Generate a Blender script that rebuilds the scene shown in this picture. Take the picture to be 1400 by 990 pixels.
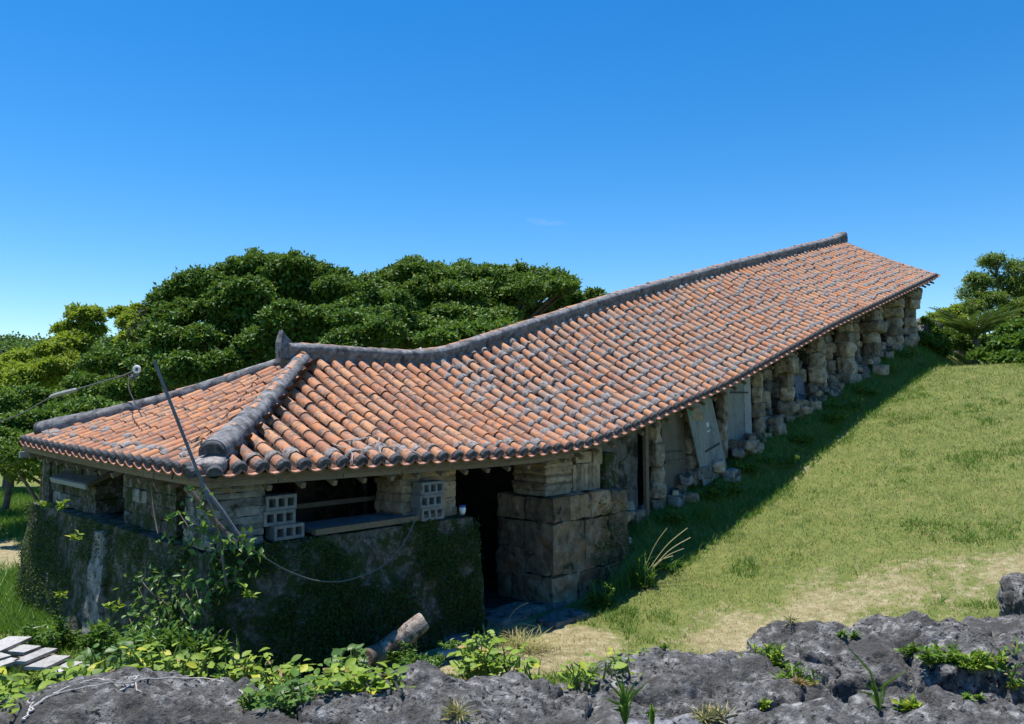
import bpy, math, random
import numpy as np
from mathutils import Vector, Matrix

for o in list(bpy.data.objects):
    bpy.data.objects.remove(o)
random.seed(7)
RNG = np.random.default_rng(7)
SC = bpy.context.scene
COL = SC.collection

# ---------------------------------------------------------------- camera, sky, sun, exposure
CAMZ, PITCH, FPX = 3.25, math.radians(2.63), 1089.0     # eye height over the kiln yard, upward tilt, focal length
cam_d = bpy.data.cameras.new('camera')
cam_d.sensor_width = 36.0
cam_d.lens = 28.0
cam_d.clip_start, cam_d.clip_end = 0.1, 5000
cam = bpy.data.objects.new('camera', cam_d)
COL.objects.link(cam)
cam.location = (0, 0, CAMZ)
cam.rotation_euler = (math.radians(90) + PITCH, 0, 0)
SC.camera = cam

TH = math.radians(43.7)
A = np.array([math.sin(TH), math.cos(TH)])            # along the kiln, uphill
B = np.array([-math.cos(TH), math.sin(TH)])           # across the kiln, away from the lawn
OX, OY = -3.17, 8.2                                   # near roof corner

sun_v = Vector((B[0] * .225 - A[0] * .06, B[1] * .225 - A[1] * .06, 1.0)).normalized()
SUN_EL = math.asin(sun_v.z)
SUN_AZ = math.atan2(sun_v.x, sun_v.y)
world = bpy.data.worlds.new('World')
SC.world = world
world.use_nodes = True
wn = world.node_tree.nodes
wl = world.node_tree.links
bg = wn['Background']
sky = wn.new('ShaderNodeTexSky')
sky.sky_type = 'NISHITA'
sky.sun_disc = False
sky.sun_elevation = SUN_EL
sky.sun_rotation = SUN_AZ % (2 * math.pi)
sky.altitude = 0
sky.air_density = 1.0
sky.dust_density = 0.0
sky.ozone_density = 6.0
hs = wn.new('ShaderNodeHueSaturation')                  # the deep, polarised blue of the photograph
hs.inputs['Saturation'].default_value = 1.32
wl.new(sky.outputs['Color'], hs.inputs['Color'])
wl.new(hs.outputs['Color'], bg.inputs['Color'])
bg.inputs['Strength'].default_value = 0.12

sun_d = bpy.data.lights.new('sun', 'SUN')
sun_d.energy = 5.0
sun_d.angle = math.radians(0.53)
sun_d.color = (1.0, 0.955, 0.89)
sun = bpy.data.objects.new('sun', sun_d)
COL.objects.link(sun)
sun.location = (0, 0, 40)
sun.rotation_euler = (-sun_v).to_track_quat('-Z', 'Y').to_euler()
SC.view_settings.view_transform = 'Standard'
SC.view_settings.look = 'None'
SC.view_settings.exposure = 0.52
SC.view_settings.gamma = 1.0
SC.cycles.max_bounces = 6
SC.cycles.diffuse_bounces = 3

# ---------------------------------------------------------------- helpers: measuring
def ray(px, py):
    v = (495.0 - py) / FPX
    c, s = math.cos(PITCH), math.sin(PITCH)
    return np.array([(px - 700.0) / FPX, c - v * s, s + v * c])

def P(px, py, Y):
    d = ray(px, py)
    return np.array([0, 0, CAMZ]) + d * (Y / d[1])

def W2(t, b):
    return np.array([OX + A[0] * t + B[0] * b, OY + A[1] * t + B[1] * b])

def TB(t, b, z):
    w = W2(t, b)
    return np.array([w[0], w[1], z])

def tb_of(x, y):
    return (x - OX) * A[0] + (y - OY) * A[1], (x - OX) * B[0] + (y - OY) * B[1]

# ---------------------------------------------------------------- helpers: noise
def _hash(i, j, k, seed):
    h = (i.astype(np.int64) * 374761393 + j.astype(np.int64) * 668265263 + k.astype(np.int64) * 2147483647 + seed * 1274126177) & 0xffffffff
    h = ((h ^ (h >> 13)) * 1274126177) & 0xffffffff
    h = h ^ (h >> 16)
    return (h & 0xffff) / 65535.0

def vnoise(p, f, seed=0):
    q = np.asarray(p, float) * f
    i = np.floor(q)
    u = q - i
    u = u * u * (3 - 2 * u)
    i = i.astype(np.int64)
    r = 0
    for dx in (0, 1):
        for dy in (0, 1):
            for dz in (0, 1):
                w = (u[:, 0] if dx else 1 - u[:, 0]) * (u[:, 1] if dy else 1 - u[:, 1]) * (u[:, 2] if dz else 1 - u[:, 2])
                r = r + w * _hash(i[:, 0] + dx, i[:, 1] + dy, i[:, 2] + dz, seed)
    return r

def fbm(p, f, octv=4, seed=0, gain=.5):
    r, a, n = 0, 1.0, 0
    for o in range(octv):
        r = r + a * (vnoise(p, f * 2.03 ** o, seed + o * 17) - .5)
        n += a
        a *= gain
    return r / n * 2

def smooth(x, a, b):
    u = np.clip((np.asarray(x, float) - a) / (b - a), 0, 1)
    return u * u * (3 - 2 * u)

# ---------------------------------------------------------------- helpers: objects
def tag(o, label=None, cat=None, group=None, kind=None):
    if label: o['label'] = label
    if cat: o['category'] = cat
    if group: o['group'] = group
    if kind: o['kind'] = kind
    return o

def empty(name, loc, label=None, cat=None, group=None):
    o = bpy.data.objects.new(name, None)
    o.empty_display_size = .2
    o.location = tuple(loc)
    COL.objects.link(o)
    return tag(o, label, cat, group)

def put(o, parent=None):
    COL.objects.link(o)
    if parent is not None:
        o.parent = parent
        if parent.type == 'EMPTY':
            o.matrix_parent_inverse = Matrix.Translation(parent.location).inverted()
    return o

def mesh_np(name, verts, faces, mats, smooth_=False, fmat=None):
    """verts (N,3); faces: list of (M,k) arrays or a list of tuples"""
    me = bpy.data.meshes.new(name)
    verts = np.asarray(verts, np.float32)
    if len(faces) and not isinstance(faces[0], np.ndarray):
        me.from_pydata([tuple(map(float, v)) for v in verts], [], [tuple(map(int, f)) for f in faces])
        nf = len(faces)
    else:
        nf = sum(len(f) for f in faces)
        loops = np.concatenate([f.ravel() for f in faces]).astype(np.int32)
        tot = np.concatenate([np.full(len(f), f.shape[1]) for f in faces]).astype(np.int32)
        start = np.concatenate([[0], np.cumsum(tot)[:-1]]).astype(np.int32)
        me.vertices.add(len(verts))
        me.vertices.foreach_set('co', verts.ravel())
        me.loops.add(len(loops))
        me.loops.foreach_set('vertex_index', loops)
        me.polygons.add(nf)
        me.polygons.foreach_set('loop_start', start)
        me.polygons.foreach_set('loop_total', tot)
        me.update(calc_edges=True)
    for m in (mats if isinstance(mats, (list, tuple)) else [mats]):
        me.materials.append(m)
    if fmat is not None:
        me.polygons.foreach_set('material_index', np.asarray(fmat, np.int32))
    if smooth_:
        me.polygons.foreach_set('use_smooth', np.ones(nf, bool))
    me.validate()
    return me

def obj(name, me, parent=None):
    return put(bpy.data.objects.new(name, me), parent)

class MB:
    def __init__(s):
        s.v, s.f, s.m, s.n = [], [], [], 0
    def add(s, v, f, mi=0):
        v = np.asarray(v, float).reshape(-1, 3)
        s.v.append(v)
        s.f += [tuple(int(i) + s.n for i in q) for q in f]
        s.m += [mi] * len(f)
        s.n += len(v)
        return s
    def grid(s, pts, mi=0, flip=False):          # pts (n,m,3)
        n, m = pts.shape[:2]
        f = []
        for i in range(n - 1):
            for j in range(m - 1):
                q = (i * m + j, i * m + j + 1, (i + 1) * m + j + 1, (i + 1) * m + j)
                f.append(q[::-1] if flip else q)
        return s.add(pts.reshape(-1, 3), f, mi)
    def box(s, c, d, ax=None, mi=0):             # centre, full dims, axes rows
        ax = np.eye(3) if ax is None else np.asarray(ax, float)
        d = np.asarray(d, float) / 2
        v = [np.asarray(c) + sx * d[0] * ax[0] + sy * d[1] * ax[1] + sz * d[2] * ax[2]
             for sx in (-1, 1) for sy in (-1, 1) for sz in (-1, 1)]
        f = [(0, 1, 3, 2), (4, 6, 7, 5), (0, 4, 5, 1), (2, 3, 7, 6), (0, 2, 6, 4), (1, 5, 7, 3)]
        return s.add(v, f, mi)
    def tube(s, pts, rad, n=6, mi=0, cap=True):
        pts = np.asarray(pts, float)
        rad = np.broadcast_to(np.asarray(rad, float), (len(pts),))
        tg = np.gradient(pts, axis=0)
        tg /= np.linalg.norm(tg, axis=1)[:, None] + 1e-9
        ref = np.array([0, 0, 1.0]) if abs(tg[0][2]) < .9 else np.array([1.0, 0, 0])
        v = []
        for i in range(len(pts)):
            u = np.cross(tg[i], ref); u /= np.linalg.norm(u) + 1e-9
            w = np.cross(u, tg[i])
            ref = w
            for k in range(n):
                an = 2 * math.pi * k / n
                v.append(pts[i] + rad[i] * (math.cos(an) * u + math.sin(an) * w))
        f = [(i * n + k, i * n + (k + 1) % n, (i + 1) * n + (k + 1) % n, (i + 1) * n + k)
             for i in range(len(pts) - 1) for k in range(n)]
        if cap:
            f += [tuple(range(n))[::-1], tuple((len(pts) - 1) * n + k for k in range(n))]
        return s.add(v, f, mi)
    def build(s, name, mats, parent=None, sm=False):
        me = mesh_np(name, np.concatenate(s.v), s.f, mats, sm, s.m)
        return obj(name, me, parent)

AXK = np.array([[A[0], A[1], 0], [B[0], B[1], 0], [0, 0, 1.0]])     # kiln axes

def cube_grid(nx, ny, nz):
    """closed subdivided cube surface in [-1,1]^3, shared vertices"""
    idx, v, f = {}, [], []
    def vid(i, j, k):
        key = (i, j, k)
        if key not in idx:
            idx[key] = len(v)
            v.append((2 * i / nx - 1, 2 * j / ny - 1, 2 * k / nz - 1))
        return idx[key]
    for i in range(nx):
        for j in range(ny):
            f.append((vid(i, j, 0), vid(i, j + 1, 0), vid(i + 1, j + 1, 0), vid(i + 1, j, 0)))
            f.append((vid(i, j, nz), vid(i + 1, j, nz), vid(i + 1, j + 1, nz), vid(i, j + 1, nz)))
    for i in range(nx):
        for k in range(nz):
            f.append((vid(i, 0, k), vid(i + 1, 0, k), vid(i + 1, 0, k + 1), vid(i, 0, k + 1)))
            f.append((vid(i, ny, k), vid(i, ny, k + 1), vid(i + 1, ny, k + 1), vid(i + 1, ny, k)))
    for j in range(ny):
        for k in range(nz):
            f.append((vid(0, j, k), vid(0, j, k + 1), vid(0, j + 1, k + 1), vid(0, j + 1, k)))
            f.append((vid(nx, j, k), vid(nx, j + 1, k), vid(nx, j + 1, k + 1), vid(nx, j, k + 1)))
    return np.array(v), f

_cg = {}
def rough_block(c, d, ax=None, res=(4, 4, 4), amp=.02, freq=4, rnd=.25, seed=0, batter=0.0, octv=4):
    """an uneven block: rounded a little, displaced by noise"""
    if res not in _cg:
        _cg[res] = cube_grid(*res)
    v, f = _cg[res]
    n = v / (np.linalg.norm(v, axis=1)[:, None])
    p8 = (np.abs(v) ** 6).sum(1) ** (1 / 6.)
    sup = v / p8[:, None]
    q = v * (1 - rnd) + rnd * (sup * .55 + n * .62)
    d = np.asarray(d, float) / 2
    q = q * d
    if batter:
        k = 1 + batter * (d[2] - q[:, 2]) / (2 * d[2])
        q[:, 0] = q[:, 0] + np.sign(q[:, 0]) * (k - 1)
        q[:, 1] = q[:, 1] + np.sign(q[:, 1]) * (k - 1)
    ax = np.eye(3) if ax is None else np.asarray(ax, float)
    w = q @ ax + np.asarray(c)
    nn = n / (d / d.max())
    nn = nn / np.linalg.norm(nn, axis=1)[:, None]
    off = fbm(w + seed * 3.7, freq, octv, seed) * amp
    off2 = np.stack([fbm(w + 50 + seed, freq, 3, seed + k * 31) for k in range(3)], 1) * amp * .5
    return w + (nn @ ax) * off[:, None] + off2, f

def block(name, mat_, parent, *a, sm=False, **k):
    v, f = rough_block(*a, **k)
    return obj(name, mesh_np(name, v, f, mat_, sm), parent)

# ---------------------------------------------------------------- helpers: materials
class NT:
    def __init__(s, name):
        s.m = bpy.data.materials.new(name)
        s.m.use_nodes = True
        s.n, s.l = s.m.node_tree.nodes, s.m.node_tree.links
        s.b = s.n['Principled BSDF']
        s.out = s.n['Material Output']
        s.pos = s.n.new('ShaderNodeNewGeometry')
    def new(s, t, **k):
        x = s.n.new(t)
        for a, v in k.items(): setattr(x, a, v)
        return x
    def noise(s, scale, detail=5, rough=.55, off=0, stretch=None):
        c = s.pos.outputs['Position']
        if off or stretch:
            mp = s.new('ShaderNodeMapping')
            mp.inputs['Location'].default_value = (off, off * .7, off * 1.3)
            if stretch: mp.inputs['Scale'].default_value = stretch
            s.l.new(c, mp.inputs['Vector']); c = mp.outputs['Vector']
        x = s.new('ShaderNodeTexNoise')
        x.inputs['Scale'].default_value = scale
        x.inputs['Detail'].default_value = detail
        x.inputs['Roughness'].default_value = rough
        s.l.new(c, x.inputs['Vector'])
        return x.outputs['Fac']
    def ramp(s, fac, stops):
        r = s.new('ShaderNodeValToRGB')
        e = r.color_ramp.elements
        while len(e) < len(stops): e.new(.5)
        for el, (p, c) in zip(e, stops):
            el.position = p
            el.color = (*c, 1) if not isinstance(c, (int, float)) else (c, c, c, 1)
        s.l.new(fac, r.inputs['Fac'])
        return r.outputs['Color']
    def mix(s, fac, a, b, mode='MIX'):
        x = s.new('ShaderNodeMix', data_type='RGBA', blend_type=mode)
        for k, v in ((0, fac), (6, a), (7, b)):
            if hasattr(v, 'links'): s.l.new(v, x.inputs[k])
            elif k == 0: x.inputs[k].default_value = v
            else: x.inputs[k].default_value = (*v, 1)
        return x.outputs[2]
    def math(s, op, a, b=None):
        x = s.new('ShaderNodeMath', operation=op)
        for k, v in ((0, a), (1, b)):
            if v is None: continue
            if hasattr(v, 'links'): s.l.new(v, x.inputs[k])
            else: x.inputs[k].default_value = v
        return x.outputs[0]
    def rand(s):
        oi = s.new('ShaderNodeObjectInfo')
        return s.math('FRACT', s.math('ADD', s.pos.outputs['Random Per Island'], oi.outputs['Random']))
    def bump(s, h, strength=.4, dist=.02):
        x = s.new('ShaderNodeBump')
        x.inputs['Strength'].default_value = strength
        x.inputs['Distance'].default_value = dist
        s.l.new(h, x.inputs['Height'])
        s.l.new(x.outputs['Normal'], s.b.inputs['Normal'])
        return x.outputs['Normal']
    def fin(s, col, rough=.9, spec=.3):
        if hasattr(col, 'links'): s.l.new(col, s.b.inputs['Base Color'])
        else: s.b.inputs['Base Color'].default_value = (*col, 1)
        s.b.inputs['Roughness'].default_value = rough
        s.b.inputs['Specular IOR Level'].default_value = spec
        return s.m

def stone_mat(name, stops, scale=6, patch=None, pscale=2.0, plo=.5, phi=.6, bstr=.6, bdist=.02, bscale=25, rough=.95, pit=None, vary=0):
    k = NT(name)
    c = k.ramp(k.noise(scale, 8, .65), stops)
    if pit:
        c = k.mix(k.ramp(k.noise(pit[1], 6, .6, 9), [(pit[2], 0), (pit[3], 1)]), c, pit[0])
    if patch:
        c = k.mix(k.ramp(k.noise(pscale, 6, .65, 4), [(plo, 0), (phi, 1)]), c, patch)
    if vary:
        c = k.mix(1.0, c, k.ramp(k.rand(), [(0, (1 - vary, 1 - vary, 1 - vary)), (.5, (1, 1, .97)), (1, (1 + vary * .5, 1 + vary * .4, 1 + vary * .3))]), 'MULTIPLY')
    k.bump(k.noise(bscale, 8, .65, 2), bstr, bdist)
    return k.fin(c, rough)

def leaf_mat(name, dark, light, gloss=.45, trans=.3, yellow=None, patch=None):
    k = NT(name)
    c = k.ramp(k.rand(), [(0, dark), (.65, tuple((a + b) / 2 for a, b in zip(dark, light))), (1, light)] if not yellow else
               [(0, dark), (.6, light), (.88, light), (1, yellow)])
    if patch:                                             # drier patches of turf
        c = k.mix(k.ramp(k.noise(.9, 7, .72), [(.41, 0), (.58, .9)]), c, patch)
        c = k.mix(k.ramp(k.noise(1.7, 6, .7, 6), [(.48, 0), (.60, .75)]), c, (.045, .11, .010))
    m = k.fin(c, gloss, .35)
    tr = k.new('ShaderNodeBsdfTranslucent')
    cc = k.mix(.35, c, (.35, .5, .04))
    k.l.new(cc, tr.inputs['Color'])
    ms = k.new('ShaderNodeMixShader')
    ms.inputs[0].default_value = trans
    k.l.new(k.b.outputs[0], ms.inputs[1])
    k.l.new(tr.outputs[0], ms.inputs[2])
    k.l.new(ms.outputs[0], k.out.inputs['Surface'])
    return m

def tile_mat(name, lichen=.56, grey=.0):
    k = NT(name)
    c = k.ramp(k.rand(), [(0, (.30, .115, .063)), (.2, (.50, .195, .080)), (.4, (.40, .15, .070)), (.55, (.58, .245, .100)),
                          (.7, (.46, .19, .095)), (.85, (.55, .275, .135)), (1, (.37, .185, .105))])
    c = k.mix(k.ramp(k.noise(30, 6, .7), [(.35, 0), (.75, .45)]), c, (.52, .285, .155))
    c = k.mix(k.ramp(k.noise(2.2, 6, .7, 21), [(.50, 0), (.66, .55)]), c, (.24, .15, .115))
    c = k.mix(k.ramp(k.noise(9, 7, .7, 3), [(lichen, 0), (lichen + .07, .85)]), c, (.15, .115, .10))
    c = k.mix(k.ramp(k.noise(16, 6, .7, 8), [(lichen + .03, 0), (lichen + .1, .8)]), c, (.27, .22, .20))
    if grey:
        c = k.mix(k.ramp(k.noise(6, 6, .7, 14), [(.46, 0), (.58, grey)]), c, (.31, .235, .195))
    k.bump(k.noise(70, 6, .6), .35, .006)
    return k.fin(c, .85, .3)

M = {}
M['tile'] = tile_mat('terracotta_tile', .505)
M['tile2'] = tile_mat('terracotta_tile_mortared', .555, .75)
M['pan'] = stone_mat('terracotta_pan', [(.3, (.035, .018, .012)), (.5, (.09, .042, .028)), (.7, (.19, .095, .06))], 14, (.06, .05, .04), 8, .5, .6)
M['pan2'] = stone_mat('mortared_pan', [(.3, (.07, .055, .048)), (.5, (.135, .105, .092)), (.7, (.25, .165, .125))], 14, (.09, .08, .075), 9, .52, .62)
M['panrim'] = stone_mat('pan_rim_clay', [(.3, (.26, .12, .08)), (.5, (.42, .205, .14)), (.7, (.56, .33, .25))], 18, (.2, .12, .1), 20, .6, .68)
M['mortar'] = stone_mat('lime_mortar', [(.3, (.15, .13, .122)), (.5, (.265, .238, .225)), (.7, (.40, .37, .355))], 22, (.09, .087, .085), 12, .52, .63, bdist=.012, bscale=60)
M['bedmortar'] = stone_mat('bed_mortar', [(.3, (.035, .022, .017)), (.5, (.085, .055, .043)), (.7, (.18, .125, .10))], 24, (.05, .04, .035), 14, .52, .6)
M['cap'] = stone_mat('weathered_cap_mortar', [(.35, (.05, .052, .058)), (.55, (.09, .092, .10)), (.75, (.17, .17, .18))], 18, (.03, .03, .032), 9, .55, .65)
M['ridge'] = stone_mat('ridge_plaster', [(.25, (.08, .08, .083)), (.5, (.18, .18, .185)), (.72, (.34, .34, .35))], 10, (.06, .06, .062), 6, .48, .64, bdist=.02, bscale=40)
M['wall'] = stone_mat('mossy_wall', [(.25, (.022, .02, .015)), (.45, (.095, .082, .064)), (.6, (.20, .18, .15)), (.75, (.40, .37, .32))], 15,
                      (.040, .060, .014), 5.0, .46, .56, 1.0, .05, 18)
M['limestone'] = stone_mat('limestone', [(.25, (.13, .10, .07)), (.5, (.37, .30, .22)), (.75, (.62, .54, .44))], 7, (.10, .09, .07), 5, .56, .68, .8, .03, 22, vary=.45,
                           pit=((.07, .06, .05), 26, .6, .68))
M['pierstone'] = stone_mat('pier_stone', [(.25, (.10, .06, .035)), (.5, (.29, .195, .12)), (.75, (.47, .355, .25))], 6, (.33, .16, .07), 2.2, .57, .68, .8, .03, 22, vary=.45,
                           pit=((.05, .055, .035), 5, .57, .66))
M['slabstone'] = stone_mat('layered_stone', [(.25, (.16, .11, .065)), (.5, (.36, .27, .18)), (.75, (.52, .43, .32))], 8, (.13, .10, .075), 6, .56, .66, .8, .02, 30, vary=.45)
M['greystone'] = stone_mat('grey_layered_stone', [(.25, (.10, .097, .09)), (.5, (.23, .225, .21)), (.75, (.40, .39, .37))], 8, (.05, .05, .04), 5, .5, .62, .8, .02, 30, vary=.45)
M['concrete'] = stone_mat('concrete', [(.3, (.15, .15, .145)), (.5, (.21, .21, .20)), (.7, (.29, .29, .28))], 16, (.2, .2, .19), 7, .6, .7, .4, .006, 80)
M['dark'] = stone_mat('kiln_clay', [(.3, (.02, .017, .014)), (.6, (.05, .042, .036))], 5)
M['plaster'] = stone_mat('stained_plaster', [(.25, (.05, .05, .045)), (.5, (.16, .15, .135)), (.75, (.30, .29, .26))], 4, (.03, .033, .022), 2.5, .5, .6)
M['rock'] = stone_mat('karst_rock', [(.28, (.028, .027, .026)), (.42, (.12, .117, .112)), (.54, (.245, .24, .23)), (.66, (.54, .53, .51))], 13,
                      (.095, .091, .086), 2.2, .45, .62, 1.0, .06, 34, pit=((.014, .014, .016), 30, .55, .62))
M['rockpale'] = stone_mat('pale_karst_rock', [(.28, (.05, .05, .056)), (.46, (.17, .172, .185)), (.62, (.31, .31, .33)), (.78, (.55, .55, .56))], 11,
                          None, 2, .5, .6, 1.0, .035, 30, pit=((.025, .025, .028), 20, .57, .64))
def wood_mat(name, lo, hi, stretch, rough=.8):
    k = NT(name)
    c = k.ramp(k.noise(9, 6, .6, 3, stretch), [(.3, lo), (.7, hi)])
    c = k.mix(k.math('MULTIPLY', k.rand(), .35), c, tuple(x * .55 for x in lo))
    c = k.mix(k.ramp(k.noise(26, 5, .7, 7, stretch), [(.5, 0), (.7, .6)]), c, tuple(x * .6 for x in lo))
    c = k.mix(k.ramp(k.noise(4, 6, .7, 17), [(.52, 0), (.68, .5)]), c, tuple(x * .5 for x in lo))
    k.bump(k.noise(30, 5, .6, 1, stretch), .4, .006)
    return k.fin(c, rough)
M['timber'] = wood_mat('weathered_timber', (.12, .09, .06), (.27, .21, .15), (1, 1, 6))
M['fascia'] = wood_mat('fascia_timber', (.16, .11, .065), (.34, .26, .17), (3, 3, 14))
M['plank'] = wood_mat('bleached_plank', (.28, .275, .27), (.55, .545, .54), (6, 2, 3))
M['board'] = wood_mat('grey_board', (.20, .205, .185), (.33, .335, .305), (1.5, 1.5, .12))
M['board2'] = wood_mat('brown_grey_board', (.14, .12, .085), (.25, .22, .165), (1.5, 1.5, .12))
M['boarddark'] = wood_mat('dark_batten', (.05, .05, .05), (.10, .10, .10), (1, 1, 1))
M['slate'] = stone_mat('sill_slab', [(.3, (.10, .11, .13)), (.6, (.19, .2, .23))], 5)
M['bark'] = stone_mat('bark', [(.3, (.07, .055, .04)), (.6, (.17, .14, .11))], 8, None, bscale=30)
M['palebark'] = stone_mat('pale_bark', [(.3, (.13, .105, .085)), (.5, (.30, .25, .21)), (.7, (.50, .44, .38))], 14, (.09, .065, .05), 7, .50, .58, bscale=45)
M['endgrain'] = stone_mat('sawn_end', [(.3, (.16, .09, .055)), (.7, (.34, .22, .14))], 30)
M['twig'] = stone_mat('dry_twig', [(.3, (.30, .27, .24)), (.7, (.55, .52, .48))], 30)
M['steel'] = stone_mat('dull_steel', [(.3, (.075, .08, .09)), (.7, (.17, .175, .19))], 14, (.15, .10, .07), 10, .6, .7, .2, .004, 60, rough=.55)
M['wire'] = NT('black_wire').fin((.035, .03, .03), .6)
M['cord'] = NT('grey_cord').fin((.13, .13, .125), .7)
M['white'] = NT('white_glaze').fin((.8, .8, .8), .25, .5)
M['bluecap'] = NT('blue_plastic').fin((.05, .10, .35), .4, .5)
M['green_paint'] = NT('green_paint').fin((.02, .30, .14), .6)
M['white_paint'] = NT('white_paint').fin((.62, .64, .66), .7)
M['big_leaf'] = leaf_mat('dark_tree_leaf', (.040, .098, .010), (.135, .25, .032), .62, .2)
M['big_leaf2'] = leaf_mat('mid_tree_leaf', (.046, .105, .011), (.15, .26, .034), .62, .22)
M['lime_leaf'] = leaf_mat('lime_tree_leaf', (.14, .205, .018), (.37, .45, .045), .6, .42)
M['right_leaf'] = leaf_mat('feathery_leaf', (.07, .125, .022), (.20, .29, .055), .5, .4)
M['shrub_leaf'] = leaf_mat('shrub_leaf', (.035, .09, .010), (.115, .24, .026), .58, .3)
M['pine_leaf'] = leaf_mat('pine_needle', (.012, .03, .014), (.035, .065, .03), .6, .1)
M['palm_leaf'] = leaf_mat('palm_leaf', (.04, .085, .02), (.13, .20, .065), .32, .2)
M['ivy_leaf'] = leaf_mat('creeping_fig_leaf', (.022, .045, .006), (.075, .13, .018), .6, .2)
M['vine_leaf'] = leaf_mat('vine_leaf', (.045, .12, .02), (.14, .27, .05), .4, .35)
M['fore_leaf'] = leaf_mat('creeper_leaf', (.08, .165, .012), (.24, .345, .03), .55, .35, (.55, .52, .05))
M['fore_leaf_dark'] = leaf_mat('glossy_leaf', (.04, .10, .013), (.13, .24, .035), .45, .3)
M['fern'] = leaf_mat('fern_leaf', (.06, .14, .015), (.18, .30, .03), .45, .35)
M['dryleaf'] = leaf_mat('dry_leaf', (.22, .12, .05), (.42, .30, .10), .6, .25)

def ground_mat():
    k = NT('lawn_soil')
    at = k.new('ShaderNodeAttribute', attribute_name='dirt')
    n = k.noise(3.0, 8, .7)
    grass = k.ramp(n, [(.3, (.06, .10, .016)), (.5, (.11, .155, .028)), (.7, (.20, .20, .06))])
    grass = k.mix(k.ramp(k.noise(22, 6, .7, 5), [(.4, 0), (.7, .7)]), grass, (.22, .20, .09))
    dirt = k.ramp(k.noise(7, 8, .7, 2), [(.3, (.17, .145, .065)), (.5, (.29, .25, .13)), (.66, (.40, .345, .22)), (.76, (.58, .52, .42))])
    dirt = k.mix(k.ramp(k.noise(45, 4, .7, 8), [(.5, 0), (.68, .6)]), dirt, (.17, .14, .10))
    f = k.math('ADD', at.outputs['Fac'], k.math('MULTIPLY', k.math('SUBTRACT', k.noise(5, 7, .75, 11), .5), 1.3))
    c = k.mix(k.ramp(f, [(.4, 0), (.62, 1)]), grass, dirt)
    k.bump(k.noise(40, 7, .7), .7, .03)
    return k.fin(c, .95, .15)
M['ground'] = ground_mat()
def grass_mat(name, a, b, c_):
    k = NT(name)
    c = k.ramp(k.rand(), [(0, a), (.55, b), (1, c_)])
    return k.fin(c, .6, .2)
M['grass'] = leaf_mat('grass_blade', (.075, .12, .014), (.19, .24, .042), .55, .25, (.34, .30, .12), patch=(.42, .35, .15))
M['straw'] = leaf_mat('straw_blade', (.24, .21, .09), (.42, .37, .19), .6, .2, (.20, .22, .07))
M['lush'] = leaf_mat('lush_grass_blade', (.05, .13, .015), (.14, .29, .035), .5, .3)
M['hill'] = stone_mat('wooded_hill', [(.3, (.012, .03, .010)), (.55, (.035, .07, .02)), (.8, (.075, .125, .035))], .35, None, bscale=.6, bdist=1.2, bstr=1)

# ---------------------------------------------------------------- heights measured along the kiln
_tt = np.linspace(-3, 27, 601)
def _prof(pts, sig=.22):
    x, y = zip(*pts)
    v = np.interp(_tt, x, y)
    sl0, sl1 = (y[1] - y[0]) / (x[1] - x[0]), (y[-1] - y[-2]) / (x[-1] - x[-2])
    v = np.where(_tt < x[0], y[0] + (_tt - x[0]) * sl0, v)
    v = np.where(_tt > x[-1], y[-1] + (_tt - x[-1]) * sl1, v)
    k = np.exp(-.5 * (np.arange(-40, 41) * .05 / sig) ** 2); k /= k.sum()
    return np.convolve(np.pad(v, 40, 'edge'), k, 'valid')
_E = _prof([(-3, 2.46), (0, 2.455), (2.5, 2.43), (5, 2.41), (6.3, 2.48), (7.65, 2.75), (11, 3.54), (16.25, 5.05), (24.9, 7.27), (27, 7.8)])
_R = _prof([(-3, 4.11), (2.94, 4.11), (5.2, 4.09), (5.9, 4.17), (6.81, 4.43), (7.62, 4.66), (11.27, 5.71), (16.8, 7.13), (25, 9.12), (27, 9.6)])
Ez = lambda t: np.interp(t, _tt, _E)
Rz = lambda t: np.interp(t, _tt, _R)
Rs = lambda t: np.interp(np.maximum(t, 3.1), _tt, _R) - .27
WID, HALF, TEND = 6.2, 3.1, 24.9
fq = lambda v: v - .045 * np.sin(np.pi * np.clip(v, 0, 1))
ELz = lambda s: 2.455 + .10 * (np.clip(s, 0, WID) / WID) ** 2
def zf(t, q): return Ez(t) + (Rs(t) - Ez(t)) * fq(np.asarray(q) / HALF)
def zl(s, u): return ELz(s) + (Rs(3.1) - ELz(s)) * fq(np.asarray(u) / HALF)
def pf(t, q, dz=0): return TB(t, q, float(zf(t, q)) + dz)                # front face of the roof
def pl(s, u, dz=0): return TB(u, s, float(zl(s, u)) + dz)                # left hip face

def ground_z(x, y):
    x, y = np.asarray(x, float), np.asarray(y, float)
    t, b = tb_of(x, y)
    g = Ez(np.clip(t, 5, 22.6)) - 2.43
    g = g * smooth(t, 4.2, 6.2)
    g = g + .50 * smooth(b, -.75, .5) * smooth(t, 6.2, 8.5) * (1 - smooth(b, 5.5, 9))
    g = g + .25 * smooth(b, -.6, .8) * smooth(t, 20, 24) * (1 - smooth(b, 5.5, 9))
    far = smooth(np.hypot(x, y), 45, 110)
    g = g * (1 - far)
    near = smooth(-y, -7.0, -3.0) * (1 - smooth(np.hypot(x, y - 3), 12, 25))
    g = g + near * .5
    p = np.stack([x.ravel(), y.ravel(), np.zeros(x.size)], 1)
    n = (fbm(p, .45, 4, 3) * .10 + fbm(p, 2.6, 3, 5) * .02).reshape(x.shape)
    return g + n * (1 - far)

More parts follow.
